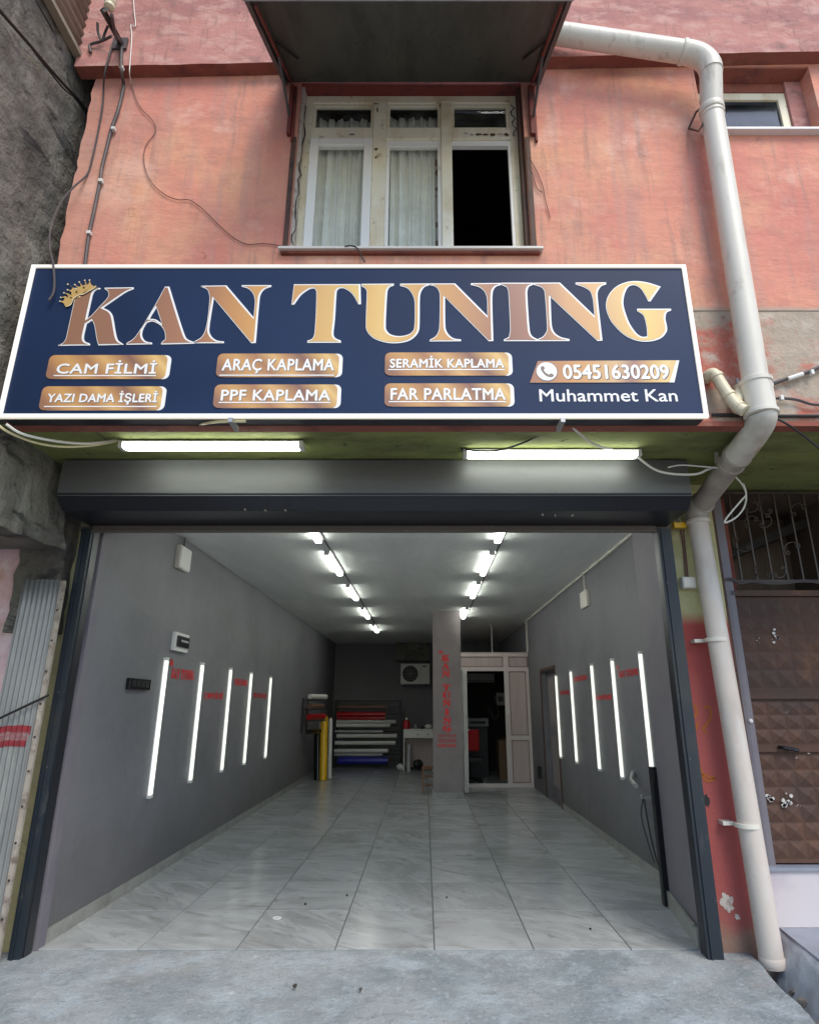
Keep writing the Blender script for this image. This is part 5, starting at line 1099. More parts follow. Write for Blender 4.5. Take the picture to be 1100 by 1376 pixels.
for z in (.3, .55, .8, 1.05, 1.3): box('side_rail', (rx0 - .02, Y(RD) + .041, z), (rx0 + .02, Y(RD) + .449, z + .03), M['black'], RK); 
# leaning rolls by the left wall
def leaning(u, vb, vt, d, r_, mm, lb, tip=0.):
    a = PZ(u, vb, 0); a = PD(u, vb, d); top = PD(u + tip, vt, d + .12); t = thing('standing_roll', lb, 'vinyl roll', (a.x, Y(d), 0), 'vinyl rolls leaning on the left wall')
    A, T = Vector((a.x, Y(d), .004)), Vector((top.x, Y(d) + .12, top.z)); MB().tube([A, T], r_, 20).out('roll', M[mm], t, smooth=True); dr = (T - A).normalized(); MB().tube([T + dr * .001, T + dr * .04], r_ * .45, 12).out('core', M['cardboard'], t)
leaning(427, 1046, 985, 14.05, .085, 'gloss_black', 'thick black vinyl roll standing left of the yellow roll')
leaning(434, 1046.5, 963, 13.95, .080, 'yellow', 'bright yellow vinyl roll standing upright at the back left', 1.6)
leaning(442.5, 1043, 966, 14.3, .045, 'whiteroll', 'slim white vinyl roll standing right of the yellow roll', 1.6)
leaning(431, 1042, 966, 14.4, .04, 'whiteroll', 'slim white roll standing between the black and yellow rolls', 0)
# small wall rack on the left wall
WRK = thing('wall_bracket_rack', 'small black wall rack holding short rolls on the left grey wall', 'rack', (XL, Y(12.6), 1.3))
za, zb = PX(405, 985, XL).z, PX(405, 938, XL).z
wy = PX(405, 960, XL).y
for yy in (wy, wy + .55): MB().box((XL + .001, yy, za), (XL + .03, yy + .03, zb)).out('upright', M['black'], WRK)
for z in (zb - .06, (za + zb) / 2 + .10, (za + zb) / 2 - .12):
    for yy in (wy, wy + .55): MB().box((XL + .031, yy, z), (XL + .42, yy + .03, z + .03)).out('arm', M['black'], WRK)
for i, (z, m2, r_, lb, off) in enumerate(((zb - .0, 'whiteroll', .05, 'short white roll on top of the small wall rack', .22), ((za + zb)/2 + .18, 'brownroll', .05, 'short brown roll on the middle arms of the small wall rack', .16), ((za + zb)/2 - .03, 'redroll', .06, 'short dark red roll on the lower arms of the small wall rack', .2), (za + .02, 'gloss_black', .05, 'short black roll hanging lowest on the small wall rack', .12))):
    tag(MB().tube([(XL + .06 + .1, wy - .04, z + (.03 if i == 0 else .0)), (XL + .16 + off, wy + .62, z + (.03 if i == 0 else 0))], r_, 14).out('short_roll', M[m2], smooth=True), lb, 'vinyl roll', 'short rolls on the wall rack')
# outdoor unit of the air conditioner
a, b = PD(538, 919.5, 17.3), PD(577, 892, 17.3)
AC = thing('air_conditioner_unit', 'white air conditioner outdoor unit with round fan grille high on the back wall', 'air conditioner', (a.x, Y(17.3), a.z))
box('casing', (a.x, Y(17.3), a.z), (b.x, Y(17.62), b.z), M['plastic'], AC, bevel=.012)
fc = PD(551, 905.5, 17.3)
MB().lathe((fc.x, Y(17.3) - .001, fc.z), [(.215, .0), (.215, -.012)], 28, axis='Y').out('fan_opening', M['black'], AC)
for k in range(5):
    rr_ = .04 + k * .042; pts = [Vector((fc.x + rr_ * math.cos(t_ * math.pi / 12), Y(17.3) - .022, fc.z + rr_ * math.sin(t_ * math.pi / 12))) for t_ in range(25)]; MB().tube(pts, .004, 4).out('grille_ring', M['screen'], AC)
for k in range(6):
    a_ = k * math.pi / 6; MB().tube([(fc.x + .21 * math.cos(a_), Y(17.3) - .026, fc.z + .21 * math.sin(a_)), (fc.x - .21 * math.cos(a_), Y(17.3) - .026, fc.z - .21 * math.sin(a_))], .003, 4).out('grille_bar', M['screen'], AC)
box('panel_line', (fc.x + .26, Y(17.3) - .004, a.z + .02), (fc.x + .266, Y(17.3) - .0005, b.z - .02), M['screen'], AC); box('badge', (b.x - .2, Y(17.3) - .004, b.z - .08), (b.x - .08, Y(17.3) - .0005, b.z - .05), M['black'], AC)
for x in (a.x + .1, b.x - .12): box('bracket', (x, Y(17.28), a.z - .05), (x + .03, Y(DB) - .002, a.z - .001), M['black'], AC)
bm_ = box('ceiling_beam', (PD(531, 870, 17.4).x, Y(17.35), PD(540, 888, 17.4).z), (.16, Y(DB) - .002, ZC - .003), M['oldconcrete']); tag(bm_, 'greenish boxed beam above the air conditioner unit', 'beam')
# desk and stool
a = PD(541, 1036, 15.85); t_ = PD(541, 980, 15.85)
DK = thing('desk', 'small white work desk with drawer front beside the pillar', 'desk', (-.1, Y(15.85), 0))
dz = t_.z
box('top', (a.x, Y(15.83), dz - .03), (.35, Y(16.4), dz), M['doorwhite'], DK, bevel=.004); box('drawer_front', (a.x + .02, Y(15.84), dz - .20), (.30, Y(15.86), dz - .035), M['doorwhite'], DK); box('side_panel', (a.x + .01, Y(15.87), .002), (a.x + .035, Y(16.38), dz - .031), M['doorwhite'], DK); box('side_panel', (.20, Y(15.87), .002), (.23, Y(16.38), dz - .21), M['doorwhite'], DK); box('back_panel', (a.x + .036, Y(16.36), .05), (.199, Y(16.375), dz - .21), M['cabin'], DK)
for x in (-.16, .08): MB().lathe((x, Y(15.84), dz - .12), [(.014, 0), (.014, -.02)], 10, axis='Y').out('knob', M['black'], DK)
c = PD(546, 977, 16.0)
JG = thing('red_jug', 'red plastic canister with white cap on the desk corner', 'canister', (c.x, Y(16.0), dz)); MB().lathe((c.x, Y(16.0), dz + .001), [(.09, 0), (.095, .12), (.07, .19), (.035, .21)], 14).out('body', M['redroll'], JG, smooth=True); MB().lathe((c.x, Y(16.0), dz + .212), [(.035, 0), (.035, .05)], 12).out('cap', M['whiteroll'], JG)
for i, (x, w_, h_, mm, lb) in enumerate(((-.22, .05, .10, 'steel', 'small grey tin on the desk behind the canister'), (-.05, .12, .06, 'black', 'flat dark tool lying on the desk'), (.1, .09, .12, 'paper', 'crumpled white paper standing on the desk'))):
    if i == 2:
        vs, fs = stone(Vector((x, Y(16.0), dz + .06)), .08); tag(mk('crumpled_paper', vs, fs, M['paper']), lb, 'paper')
    elif i == 0: tag(MB().lathe((x, Y(16.0), dz + .001), [(.035, 0), (.035, .1), (.03, .105)], 12).out('tin', M[mm]), lb, 'tin')
    else: tag(MB().box((x - w_/2, Y(15.98), dz + .001), (x + w_/2, Y(16.08), dz + h_)).out('tool', M[mm], bevel=.01), lb, 'tool')
p = PD(549, 1035, 15.8); tag(MB().tube([(p.x, Y(15.78), .003), (p.x, Y(15.82), .60)], .045, 14).out('standing_roll', M['silverroll'], smooth=True), 'short grey roll standing in front of the desk', 'vinyl roll')
vs, fs = stone(Vector((PD(562, 1030, 16.1).x, Y(16.12), .14)), .17); tag(mk('black_bag', vs, fs, M['black'], smooth=True), 'slumped black bag under the desk', 'bag')
vs, fs = stone(Vector((PD(537, 1033, 15.9).x, Y(15.95), .09)), .09); tag(mk('white_bag', vs, fs, M['paper'], smooth=True), 'small white plastic bag on the floor left of the desk', 'bag')
SL = thing('wooden_stool', 'small brown wooden stool half behind the pillar foot', 'stool', (.08, Y(12.0), 0))
box('seat', (-.05, Y(11.95), .40), (.24, Y(12.25), .43), M['wood'], SL, bevel=.004)
for x in (-.04, .20):
    for y in (11.96, 12.21): MB().box((x, Y(y), .002), (x + .03, Y(y) + .03, .399)).out('leg', M['wood'], SL)
for z in (.12, .27): box('stretcher', (-.009, Y(11.965), z), (.199, Y(11.98), z + .03), M['wood'], SL)
# electrical fittings on the left wall
def onwall(u0, v0, u1, v1, X_, th):
    s_ = 1 if X_ < 0 else -1; a, b = PX(u0, (v0+v1)/2, X_), PX(u1, (v0+v1)/2, X_); um = (u0+u1)/2; zt, zb = PX(um, v0, X_).z, PX(um, v1, X_).z
    return (X_ + s_ * .0005, min(a.y, b.y), zb), (X_ + s_ * th, max(a.y, b.y), zt)
a, b = onwall(235, 735, 250, 767, XL, .05)
jb = thing('junction_box', 'pale junction box hanging high on the left grey wall', 'junction box', a); box('body', a, b, M['pvc'], jb, bevel=.006); box('lid', (b[0] + .0005, a[1] + .01, a[2] + .01), (b[0] + .008, b[1] - .01, b[2] - .01), M['plastic'], jb, bevel=.003)
cable('thin cable rising from the pale junction box to the ceiling at left', [((XL + .02), (a[1] + b[1]) / 2, b[2]), (XL + .03, (a[1] + b[1]) / 2 - .03, b[2] + .08), (XL + .02, (a[1] + b[1]) / 2, ZC - .01)], .008, M['cable'])
a, b = onwall(230, 851, 248.5, 876, XL, .04)
fb = thing('fuse_box', 'white framed fuse box with dark cover above the first tube of the left wall', 'fuse box', a); box('frame', a, b, M['plastic'], fb, bevel=.004); h_ = b[2] - a[2]; box('cover', (b[0] + .0005, a[1] + .03, a[2] + h_ * .22), (b[0] + .02, b[1] - .03, b[2] - h_ * .18), M['gloss_black'], fb, bevel=.006); box('label', (b[0] + .0205, a[1] + .10, a[2] + h_ * .5), (b[0] + .0215, b[1] - .06, a[2] + h_ * .62), M['steel'], fb)
a, b = onwall(169, 912, 197.5, 927, XL, .035)
sk_ = thing('socket_strip', 'black four gang socket strip on the left grey wall near the rail', 'socket', a); box('frame', a, b, M['gloss_black'], sk_, bevel=.004)
for k in range(4):
    w_ = (b[1] - a[1] - .06) / 4; MB().box((b[0] + .0005, a[1] + .03 + k * w_ + .008, a[2] + .02), (b[0] + .004, a[1] + .03 + (k + 1) * w_ - .008, b[2] - .02)).out('socket_face', M['black'], sk_, bevel=.001)
# right wall: trunking and hanging box
a, b = onwall(783, 794, 792, 817, XR, .04)
tb_ = thing('junction_box', 'pale junction box on a short conduit on the right grey wall', 'junction box', a); box('body', a, b, M['pvc'], tb_, bevel=.006); my = (a[1] + b[1]) / 2; box('conduit', (XR - .02, my - .012, b[2] + .002), (XR - .001, my + .012, ZC - .031), M['pvc'], tb_)
tag(box('wall_trunking', (XR - .03, .95, ZC - .03), (XR - .001, Y(12.75), ZC - .001), M['pvc']), 'thin pale trunking along the top edge of the right grey wall', 'trunking')
tag(box('wall_trunking', (XR - .035, Y(12.70), ztop + .03), (XR - .001, Y(12.73), ZC - .031), M['pvc']), 'short upright pale trunking in the corner above the cabin', 'trunking')
# black pole by the pier, lever and cable
pb, ptop = PD(898, 1218, 5.50), PD(877, 1031, 5.50)
tag(MB().box((pb.x - .03, Y(5.50), .003), (pb.x + .035, Y(5.56), ptop.z)).box((pb.x - .02, Y(5.49), ptop.z - .12), (pb.x - .008, Y(5.5), ptop.z - .02)).out('black_pole', M['gloss_black'], bevel=.006), 'black upright pole standing at the inner corner of the mauve jamb', 'pole')
a, b = PX(853, 1039, XR), PX(877, 1049, XR)
lv = thing('wall_lever', 'short grey lever arm fixed low on the right wall by the black pole', 'lever', a); MB().tube([(XR - .02, a.y, a.z), (XR - .12, a.y - .25, a.z - .04), (XR - .16, a.y - .5, a.z - .06)], .022, 8).out('arm', M['steel'], lv, smooth=True); MB().lathe((XR - .001, a.y, a.z), [(.03, 0), (.03, -.03)], 10, axis='X').out('pivot', M['screen'], lv)
a = PX(875, 1074, XR); MBk = thing('cable_hook', 'small grey wall hook holding a thin dark cable by the black pole', 'hook', a); MB().box((XR - .05, a.y - .02, a.z - .02), (XR - .001, a.y + .02, a.z + .02)).out('plate', M['screen'], MBk, bevel=.004); MB().tube([(XR - .05, a.y, a.z), (XR - .09, a.y, a.z + .01), (XR - .09, a.y, a.z + .04)], .008, 6).out('hook', M['steel'], MBk)
cable('thin dark cable hanging from the small hook to the floor by the black pole', [(XR - .07, a.y, a.z), (XR - .06, a.y - .02, a.z - .2), (XR - .05, a.y - .1, a.z - .45), (XR - .05, a.y - .22, .12), (XR - .04, a.y - .26, .02)], .007, M['cableblack'])
cable('thinner second cable looping beside the hanging dark cable', [(XR - .08, a.y, a.z), (XR - .09, a.y + .06, a.z - .15), (XR - .08, a.y - .02, a.z - .35), (XR - .07, a.y - .12, a.z - .5)], .005, M['cableblack'])
# ring and specks on the floor
p = PZ(372, 1234, .006); pts = [Vector((p.x + .028 * math.cos(i * math.pi / 10), p.y + .024 * math.sin(i * math.pi / 10), .006)) for i in range(21)]; tag(MB().tube(pts, .0045, 6).out('white_ring', M['whiteroll'], smooth=True), 'small white ring lying on the floor tiles near the entrance', 'ring')
for i, (u, v) in enumerate(((600, 1207), (793, 1249), (410, 1216), (466, 1204), (396, 1326), (484, 1331))):
    z = .002 if v < 1270 else .01; p = PZ(u, v, z); vs, fs = stone(Vector((p.x, p.y, z + .004)), .012); o = mk('debris', vs, fs, M['black'] if i < 4 else M['dirt']); tag(o, ['dark fleck on the middle floor tiles', 'dark fleck on the floor tile nearest the right rail', 'dark fleck right of the white ring', 'dark fleck beyond the white ring', 'small dark chip on the ramp, left one of two', 'small dark chip on the ramp, right one of two'][i], 'debris', 'flecks on the floor')

# ================================================================== DRAINPIPES
PR = .076
dpx = 2.03; dpd = 3.36
DP = thing('drainpipe', 'thick off white plastic drainpipe from the canopy down the facade to the gutter', 'drainpipe', (dpx, Y(dpd), 0))
def pipe(pts, r=PR, m='pvc', name='pipe', n=22): return MB().tube(pts, r, n).out(name, M[m], DP, smooth=True)
def collar(p, ax, r=PR + .009, h=.03, m='pvc'):
    p = Vector(p); ax = Vector(ax).normalized(); return MB().tube([p - ax * h / 2, p - ax * h * .4, p + ax * h * .4, p + ax * h / 2], [r * .97, r, r, r * .97], 22).out('collar', M[m], DP, smooth=True)
t0, e0 = PD(740, 45, 3.27), PD(936, 74, 3.27)
c1 = Vector((2.045, Y(3.27), e0.z)); top_l = Vector((t0.x - .2, Y(3.27), t0.z + .055))
hor = (c1 - top_l).normalized()
pipe([top_l, c1 - hor * .16])
collar(c1 - hor * .17, hor, m='pvc')
dn = Vector((2.035, Y(3.36), c1.z - .30))
def elbow(a, c, b, m='pvc', r=PR + .004, k=10):
    pts = [(1-t)**2 * a + 2*t*(1-t) * c + t*t * b for t in [i / k for i in range(k + 1)]]; return MB().tube(pts, r, 22).out('elbow', M[m], DP, smooth=True)
elbow(c1 - hor * .16, c1 + Vector((.02, 0, 0)), c1 + Vector((.01, 0, -.17)))
j1 = c1 + Vector((.01, 0, -.15)); j2 = PD(957, 148, 3.33)
v1 = PD(1009, 512, 3.33); v1 = Vector((2.02, Y(3.35), v1.z))
up0 = Vector((2.045, Y(3.33), j2.z))
pipe([j1, up0]); collar(up0, (0, 0, 1), h=.05); collar(up0 + Vector((0, 0, -.05)), (0, 0, 1), r=PR + .005, h=.02)
pipe([up0, v1])
MB().tube([PD(925, 172, 3.45), PD(938, 176, 3.34), PD(948, 160, 3.33)], .009, 6).tube([PD(925, 172, 3.45), PD(935, 150, 3.40), PD(945, 142, 3.36)], .008, 6).out('clamp', M['brownwood'], DP)
# lower coupling, bend under the overhang
l1 = Vector((2.02, Y(3.35), PD(1015, 533, 3.35).z)); l2 = Vector((2.02, Y(3.35), PD(1020, 556, 3.35).z))
MB().tube([v1 + Vector((0, 0, .01)), l2], PR + .012, 22).out('coupling', M['pvc'], DP, smooth=True); collar(v1, (0, 0, 1), r=PR + .019); collar(l2, (0, 0, 1), r=PR + .022, h=.025)
d1 = Vector((2.0, Y(3.62), 2.83)) ; d1 = PD(990, 612, 3.72); d2 = PD(943, 676, 4.38); db = (d2 - d1).normalized()
elb_c = Vector((2.03, Y(3.36), 3.0)); 
elbow(l2, Vector((2.035, Y(3.34), d1.z + .06)), d1, 'pvcrust', PR + .008)
collar(d1, db, r=PR + .016, m='pvcgrey'); collar(d1 + db * .10, db, r=PR + .012, h=.02, m='pvcgrey')
pipe([d1, d2], m='pvcgrey')
lw1 = Vector((2.055, Y(4.44), d2.z - .13)); elbow(d2, Vector((2.05, Y(4.45), d2.z - .02)), lw1, 'pvcgrey', PR + .006); collar(lw1, (0, 0, 1), m='pvclow'); collar(d2, db, r=PR + .013, m='pvcgrey', h=.025)
foot = PD(1030, 1288, 4.44); foot = Vector((2.135, Y(4.44), -.03))
pipe([lw1, (lw1 + foot) / 2 + Vector((.004, 0, 0)), foot], m='pvclow', r=PR - .004); collar(foot + Vector((0, 0, .03)), (0, 0, 1), r=PR - .001, h=.05, m='pvclow')
for v in (860, 1109):
    z = PD(1000, v, 4.44).z; xx = lw1.x + (foot.x - lw1.x) * (lw1.z - z) / (lw1.z - foot.z); m_ = MB().tube([(xx - .01, Y(4.44), z - .013), (xx - .01, Y(4.44), z + .013)], PR + .003, 22); m_.box((xx - .14, -.06 - .07, z - .012), (xx - .07, -.056, z + .012)); m_.box((xx + .07, -.13, z - .010), (xx + .105, -.118, z + .010)); m_.out('clamp', M['pvc'], DP, smooth=True)
MB().tube([PD(962, 596, 3.9), PD(962, 622, 3.95)], .012, 6).tube([PD(962, 596, 3.9), PD(985, 596, 3.85)], .010, 6).tube([PD(962, 622, 3.95), PD(988, 632, 3.86), PD(1006, 620, 3.78), PD(1008, 604, 3.74)], .011, 6).out('clamp', M['pvcgrey'], DP)
# Y shaped waste pipe
WP = thing('waste_pipe', 'small cream forked waste pipe joining the drainpipe beside the sign', 'pipe', PD(950, 505, 3.45))
def wpipe(pts, r, name='pipe', k=5): return MB().tube(smoothpath(pts, k), r, 16).out(name, M['pvccream'], WP, smooth=True)
w1, w2, w3, w4 = PD(950, 506, 3.44), PD(962, 506, 3.40), PD(978, 531, 3.37), PD(1000, 552, 3.33)
wpipe([PD(948, 509, 3.47), w1, PD(957, 502, 3.41), w2], .037, 'elbow'); wpipe([w2, w3, PD(990, 546, 3.35), w4], .036)
for p, q in ((w2, w3), (w3, PD(990, 546, 3.35)), (PD(992, 547, 3.35), w4)):
    dd = (q - p).normalized(); MB().tube([p - dd * .008, p + dd * .012], .042, 16).out('collar', M['pvccream'], WP)
br = PD(996, 521, 3.42); wpipe([br, PD(992, 531, 3.40), PD(988, 542, 3.36)], .034); MB().tube([br - Vector((.006, 0, -.022)), br], .042, 16).out('collar', M['pvccream'], WP)
MB().tube([br + Vector((0, .03, .02)), br + Vector((0, .03, .08))], .007, 6).out('clamp', M['steel'], WP)

# ================================================================== CABLES AND SMALL THINGS OUTSIDE
# insulator bracket on the upper wall
ib = PD(162, 57, 3.36); it = PD(139, 14, 2.98)
IN = thing('insulator_bracket', 'black iron wall bracket carrying a striped ceramic insulator at the upper left', 'bracket', ib)
MB().tube([ib, it], .024, 4).out('arm', M['black'], IN); box('plate', ib + Vector((-.06, -.004, -.06)), ib + Vector((.05, .012, .05)), M['cable'], IN)
ic = PD(148, 4, 2.97)
MB().lathe(ic + Vector((0, 0, -.05)), [(.018, 0), (.034, .01), (.036, .03), (.022, .036), (.030, .045), (.038, .055), (.038, .07), (.024, .078), (.034, .09), (.030, .11), (.01, .12)], 18).out('insulator', M['pvccream'], IN, smooth=True)
MB().tube([it, ic + Vector((0, 0, -.05))], .010, 6).out('pin', M['steel'], IN)
fd_ = DF - .012
def F(pts, d=fd_): return [PD(u, v, d) for u, v in pts]
main = [PD(150, 20, 3.0), PD(155, 45, 3.2), PD(163, 58, 3.35), PD(163, 75, 3.36), PD(163, 95, 3.365)] + F([(166, 112), (165, 122), (158, 150), (150, 172), (143, 200), (137, 225), (134, 245), (127, 280), (120, 312), (116, 340), (114, 358)], fd_ - .005)
cable('thick grey cable clipped down the pink wall at the left with pale clips', main, .0125, M['cable'], 'cables on the facade', n=8)
cl_ = 0
for i, (u, v) in enumerate(((163, 90), (152, 172), (135, 242), (119, 312))):
    p = PD(u, v, fd_ - .02 if v > 100 else 3.36); o = MB().box(p + Vector((-.014, -.008, -.012)), p + Vector((.014, .022, .012))).out('cable_clip', M['plastic'], bevel=.003); tag(o, 'small pale clip holding the thick grey cable, %s' % ['on the upper wall just over the ledge', 'highest below the ledge', 'middle one below the ledge', 'lowest, nearest the sign'][i], 'clip', 'clips of the thick grey cable')
cable('thin dark cable that leaves the pink wall corner and droops over the sign end', [PD(150, 62, 3.35), PD(141, 96, 3.365)] + F([(139, 120), (138, 140), (132, 175), (124, 212), (117, 234)]) + [PD(98, 252, 3.38), PD(80, 275, 3.33), PD(68, 308, 3.28), PD(67, 333, 3.27), PD(71, 352, 3.265), PD(73, 375, 3.265), PD(72, 392, 3.265), PD(66, 403, 3.265)], .0068, M['cable'], 'cables on the facade')
cable('short dark cable curling between the bracket foot and the corrugated strip', [PD(122, 70, 3.36), PD(121, 60, 3.36), PD(136, 55, 3.34), PD(150, 48, 3.30)], .010, M['cable'], 'cables on the facade')
cable('dark purple stub cables forking behind the iron bracket', [PD(131, 30, 3.3), PD(132, 44, 3.33), PD(137, 54, 3.35), PD(141, 44, 3.33), PD(145, 34, 3.3)], .009, M['cableblack'], 'cables on the facade')
cable('thin white wire hanging from the top of the pink wall at left', [PD(179, -12, 3.36), PD(180, 10, 3.36), PD(182, 34, 3.36), PD(176, 33, 3.36), PD(177, 50, 3.36), PD(175, 80, 3.36), PD(174, 97, 3.36), PD(176, 112, 3.45)], .0035, M['cablewhite'], 'cables on the facade')
cable('very thin dark wire wandering across the pink wall to the window sill', F([(176, 112), (184, 135), (192, 148), (204, 160), (209, 170), (207, 180), (196, 195), (193, 212), (197, 232), (208, 250), (225, 263), (240, 268), (256, 269), (275, 283), (295, 303), (315, 320), (333, 328), (355, 327), (383, 331)]), .0030, M['cablebrown'], 'cables on the facade')
cable('thin dark wire dangling on the pink wall right of the upper window', F([(708, 190), (709, 215), (716, 235), (721, 252), (728, 258)]), .0028, M['cablebrown'], 'cables on the facade')
cable('second thin dark wire dangling longer on the pink wall right of the upper window', F([(707, 205), (720, 228), (729, 250), (733, 270), (739, 293)]), .0028, M['cablebrown'], 'cables on the facade')
cable('short black wire arching over the window sill above the sign', [PD(463, 331, 3.40), PD(472, 330, 3.39), PD(480, 334, 3.38), PD(490, 352, 3.36)], .005, M['cableblack'], 'cables on the facade')
cable('hairline wire beside the left window jamb', F([(389, 270), (384, 285), (383, 303)]), .0025, M['cablebrown'], 'cables on the facade')
side = lambda pts: [PX(u, v, XN + .025) for u, v in pts]
cable('thick black cable running down the rough grey side wall at the top left', side([(-8, 2), (0, 14), (20, 37), (40, 60), (60, 84), (85, 112), (104, 132), (117, 149)]), .011, M['cableblack'], 'cables on the grey side wall')
cable('thinner black cable beneath the thick one on the grey side wall', side([(45, 68), (62, 90), (85, 118), (100, 131), (116, 153)]), .006, M['cableblack'], 'cables on the grey side wall')
cable('thin wire at the top of the grey side wall near the corrugated strip', side([(48, 0), (58, 18), (66, 32), (72, 43)]), .005, M['cableblack'], 'cables on the grey side wall')
# under the sign
cable('white cable sagging beneath the sign to the left tube light', [PD(8, 570, 3.3), PD(30, 583, 3.36), PD(70, 592, 3.48), PD(110, 596, 3.6), PD(140, 594, 3.68), PD(160, 591, 3.72)], .0085, M['cablewhite'], 'cables under the sign')
cable('yellowed cable sagging lowest beneath the left end of the sign', [PD(-4, 570, 3.3), PD(12, 581, 3.35), PD(45, 594, 3.45), PD(80, 600, 3.55), (PD(120, 599, 3.64)), PD(150, 594, 3.7), PD(162, 590, 3.72)], .0075, M['cableyellow'], 'cables under the sign')
cable('yellowed cable arching from the left tube light up to the sign edge', [PD(222, 586, 3.70), PD(240, 577, 3.6), PD(262, 571, 3.45), PD(290, 567, 3.34), PD(330, 566, 3.31)], .0085, M['cableyellow'], 'cables under the sign')
for i, (p, q) in enumerate((((118, 570), (142, 592)), ((178, 569), (162, 586)), ((217, 569), (232, 582)))): tag(MB().tube([PD(*p, 3.46), PD(*q, 3.7)], .0028, 5).out('hanging_wire', M['cable']), 'thin hanging wire over the left tube light, %s' % ['nearest the grey side wall', 'at its left end cap', 'where the yellow cable arches'][i], 'wire', 'thin hanging wires under the overhang')
cable('black cable swinging from the sign across the right tube light', [PD(752, 569, 3.42), PD(735, 580, 3.6), PD(700, 596, 3.74), PD(670, 605, 3.80), PD(645, 606, 3.80), PD(625, 604, 3.82)], .0065, M['cableblack'], 'cables under the sign')
cable('short black cable dropping to the left end of the right tube light', [PD(585, 569, 3.42), PD(600, 580, 3.6), PD(615, 596, 3.8), PD(622, 606, 3.86)], .006, M['cableblack'], 'cables under the sign')
cable('white cable from the sign bottom over the right end of the tube light', [PD(765, 569, 3.42), PD(775, 580, 3.5), PD(790, 592, 3.62), PD(806, 600, 3.72), PD(822, 603, 3.80)], .008, M['cablewhite'], 'cables under the sign')
cable('white cable from the right tube light along the overhang to the drainpipe', [PD(852, 609, 3.86), PD(865, 621, 3.88), PD(882, 632, 3.9), PD(905, 637, 3.9), PD(935, 637, 3.9), PD(950, 631, 3.9), PD(962, 627, 3.92)], .008, M['cablewhite'], 'cables under the sign')
cable('thinner grey white cable above it on the green overhang', [PD(897, 628, 3.9), PD(915, 625, 3.88), PD(945, 627, 3.88), PD(968, 629, 3.86)], .005, M['pvcgrey'] if False else M['plastic'], 'cables under the sign')
cable('white cable loop hanging before the iron grille', [PD(988, 641, 4.0), PD(996, 650, 4.1), PD(1002, 663, 4.15), PD(1000, 680, 4.15), PD(990, 694, 4.15), PD(976, 702, 4.15), PD(974, 699, 4.15), PD(984, 686, 4.14), PD(996, 672, 4.12), PD(1002, 664, 4.11), PD(998, 650, 4.05)], .0062, M['cablewhite'], 'cables under the sign', k=8)
cable('black cable stretched level across the wall behind the drainpipe', [PD(956, 557, 3.42), PD(1000, 558.5, 3.42), PD(1050, 559, 3.42), PD(1110, 559, 3.42)], .011, M['cableblack'], 'cables right of the sign')
cable('black cable leaving the drainpipe down to the picture corner', [PD(1030, 559, 3.38), PD(1050, 566, 3.4), PD(1075, 582, 3.42), PD(1112, 612, 3.45)], .0065, M['cableblack'], 'cables right of the sign')
cable('grey cable with pale clips slanting up on the bare wall right of the drainpipe', [PD(1025, 519, 3.45), PD(1045, 513, 3.45), PD(1065, 506, 3.45), PD(1085, 500, 3.45), PD(1112, 488, 3.45)], .013, M['cable'], 'cables right of the sign')
cable('dark cable curving below the slanting clipped cable', [PD(1028, 536, 3.45), PD(1048, 535, 3.45), PD(1070, 537, 3.45), PD(1090, 543, 3.45), PD(1112, 544, 3.45)], .009, M['cable'], 'cables right of the sign')
for i, (u, v) in enumerate(((1036, 516), (1091, 500), (1050, 534.5))):
    p = PD(u, v, 3.43); tag(MB().box(p + Vector((-.01, -.008, -.016)), p + Vector((.01, .02, .016))).out('cable_clip', M['plastic'], bevel=.003), ['pale clip on the slanting cable beside the drainpipe', 'pale clip on the slanting cable near the picture edge', 'pale clip on the lower dark cable right of the drainpipe'][i], 'clip', 'clips right of the drainpipe')
tag(MB().tube([PD(1058, 509, 3.44), PD(1078, 502.5, 3.44)], .0145, 8).out('cable_tape', M['plastic'], smooth=True), 'white tape wrapped round the slanting cable', 'tape')
cable('black cable fixed on the corrugated sheet, coming from the left', [PD(-6, 968, 4.30), PD(30, 951, 4.32), PD(66, 934, 4.335)], .008, M['cableblack'])
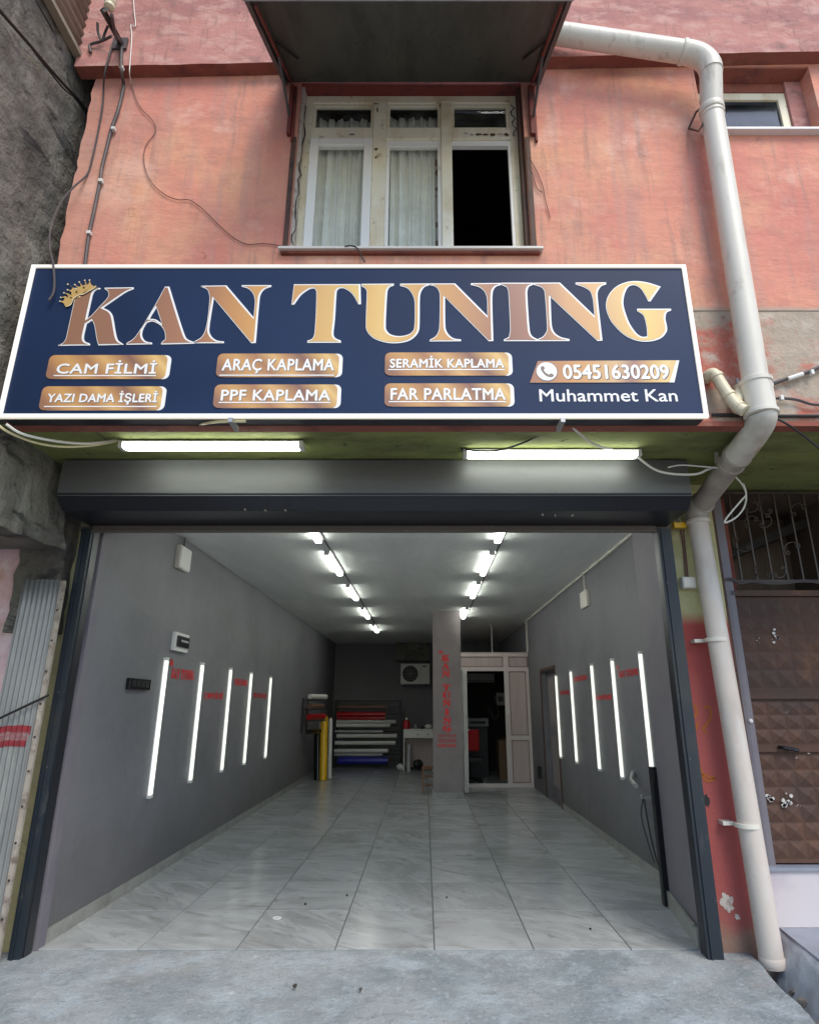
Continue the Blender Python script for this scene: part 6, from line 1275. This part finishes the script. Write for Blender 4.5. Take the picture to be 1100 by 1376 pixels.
# yellow padlock thing and white junction box on the pier
p = PD(913, 706, 4.5); yb = thing('yellow_connector', 'yellow connector box hanging beside the end of the shutter box', 'connector', p)
MB().box(p + Vector((-.05, -.02, -.022)), p + Vector((.045, .02, .022))).out('body', M['yellow'], yb, bevel=.006); MB().tube(smoothpath([p + Vector((-.03, 0, .02)), p + Vector((-.03, 0, .06)), p + Vector((.0, 0, .065)), p + Vector((.01, 0, .02))], 4), .007, 6).out('hook', M['steel'], yb)
cable('pair of thin brown cables from the yellow connector down to the white junction box', [PD(914, 712, 4.54), PD(917, 730, 4.56), PD(919, 750, 4.56), PD(921, 775, 4.56)], .006, M['cablebrown'])
cable('second thin brown cable beside the first on the painted pier', [PD(918, 712, 4.54), PD(920, 735, 4.56), PD(922, 755, 4.565), PD(924, 775, 4.56)], .005, M['cablebrown'])
a, b = PD(918, 790, 4.5), PD(934, 775, 4.5)
wj = thing('wall_junction_box', 'white square junction box on the painted pier left of the drainpipe', 'junction box', a); box('body', (a.x, Y(4.5), a.z), (b.x, Y(4.57), b.z), M['plastic'], wj, bevel=.006); box('lid', (a.x + .006, Y(4.5) - .008, a.z + .006), (b.x - .006, Y(4.5) - .0005, b.z - .006), M['pvc'], wj, bevel=.002)
# chipped plaster and scribbles on the red pier
def patch(label, u, v, r_, mm, sq=1., d=4.573, seed=0, name='plaster_chip'):
    c = PD(u, v, d); k = 30; vs = [c]
    for i in range(k):
        a_ = 2 * math.pi * i / k; q = r_ * (.45 + .9 * abs(noise.noise(Vector((math.cos(a_) * 1.6, math.sin(a_) * 1.6, seed + .5)))) + .22 * random.random()); vs.append(c + Vector((math.cos(a_) * q, 0, math.sin(a_) * q * sq)))
    o = mk(name, vs, [(0, 1 + i, 1 + (i + 1) % k) for i in range(k)], mm, B); return o
patch('', 978, 1214, .055, M['chip'], 1.2, seed=3); patch('', 990, 1232, .02, M['chip'], 1.0, seed=5); patch('', 949, 1075, .028, M['black'], 1.9, seed=9, name='paint_blot')
for pts in (((927, 955), (932, 948), (936, 958), (930, 966), (926, 975), (934, 980), (938, 970)), ((945, 952), (952, 950), (955, 962), (949, 974), (944, 980), (950, 985)), ((940, 1030), (944, 1040), (952, 1044), (960, 1046), (950, 1050), (942, 1040))):
    P3 = smoothpath([PD(u, v, 4.572) for u, v in pts], 5); vs = []
    for i, p in enumerate(P3):
        t = (P3[min(i+1, len(P3)-1)] - P3[max(i-1, 0)]).normalized(); nn = Vector((-t.z, 0, t.x)) * .008; vs += [p + nn, p - nn]
    mk('graffiti', vs, [(2*i, 2*i+1, 2*i+3, 2*i+2) for i in range(len(P3)-1)], MATS.get('graf') or mat('graf', (.40, .12, .02), .8), B)
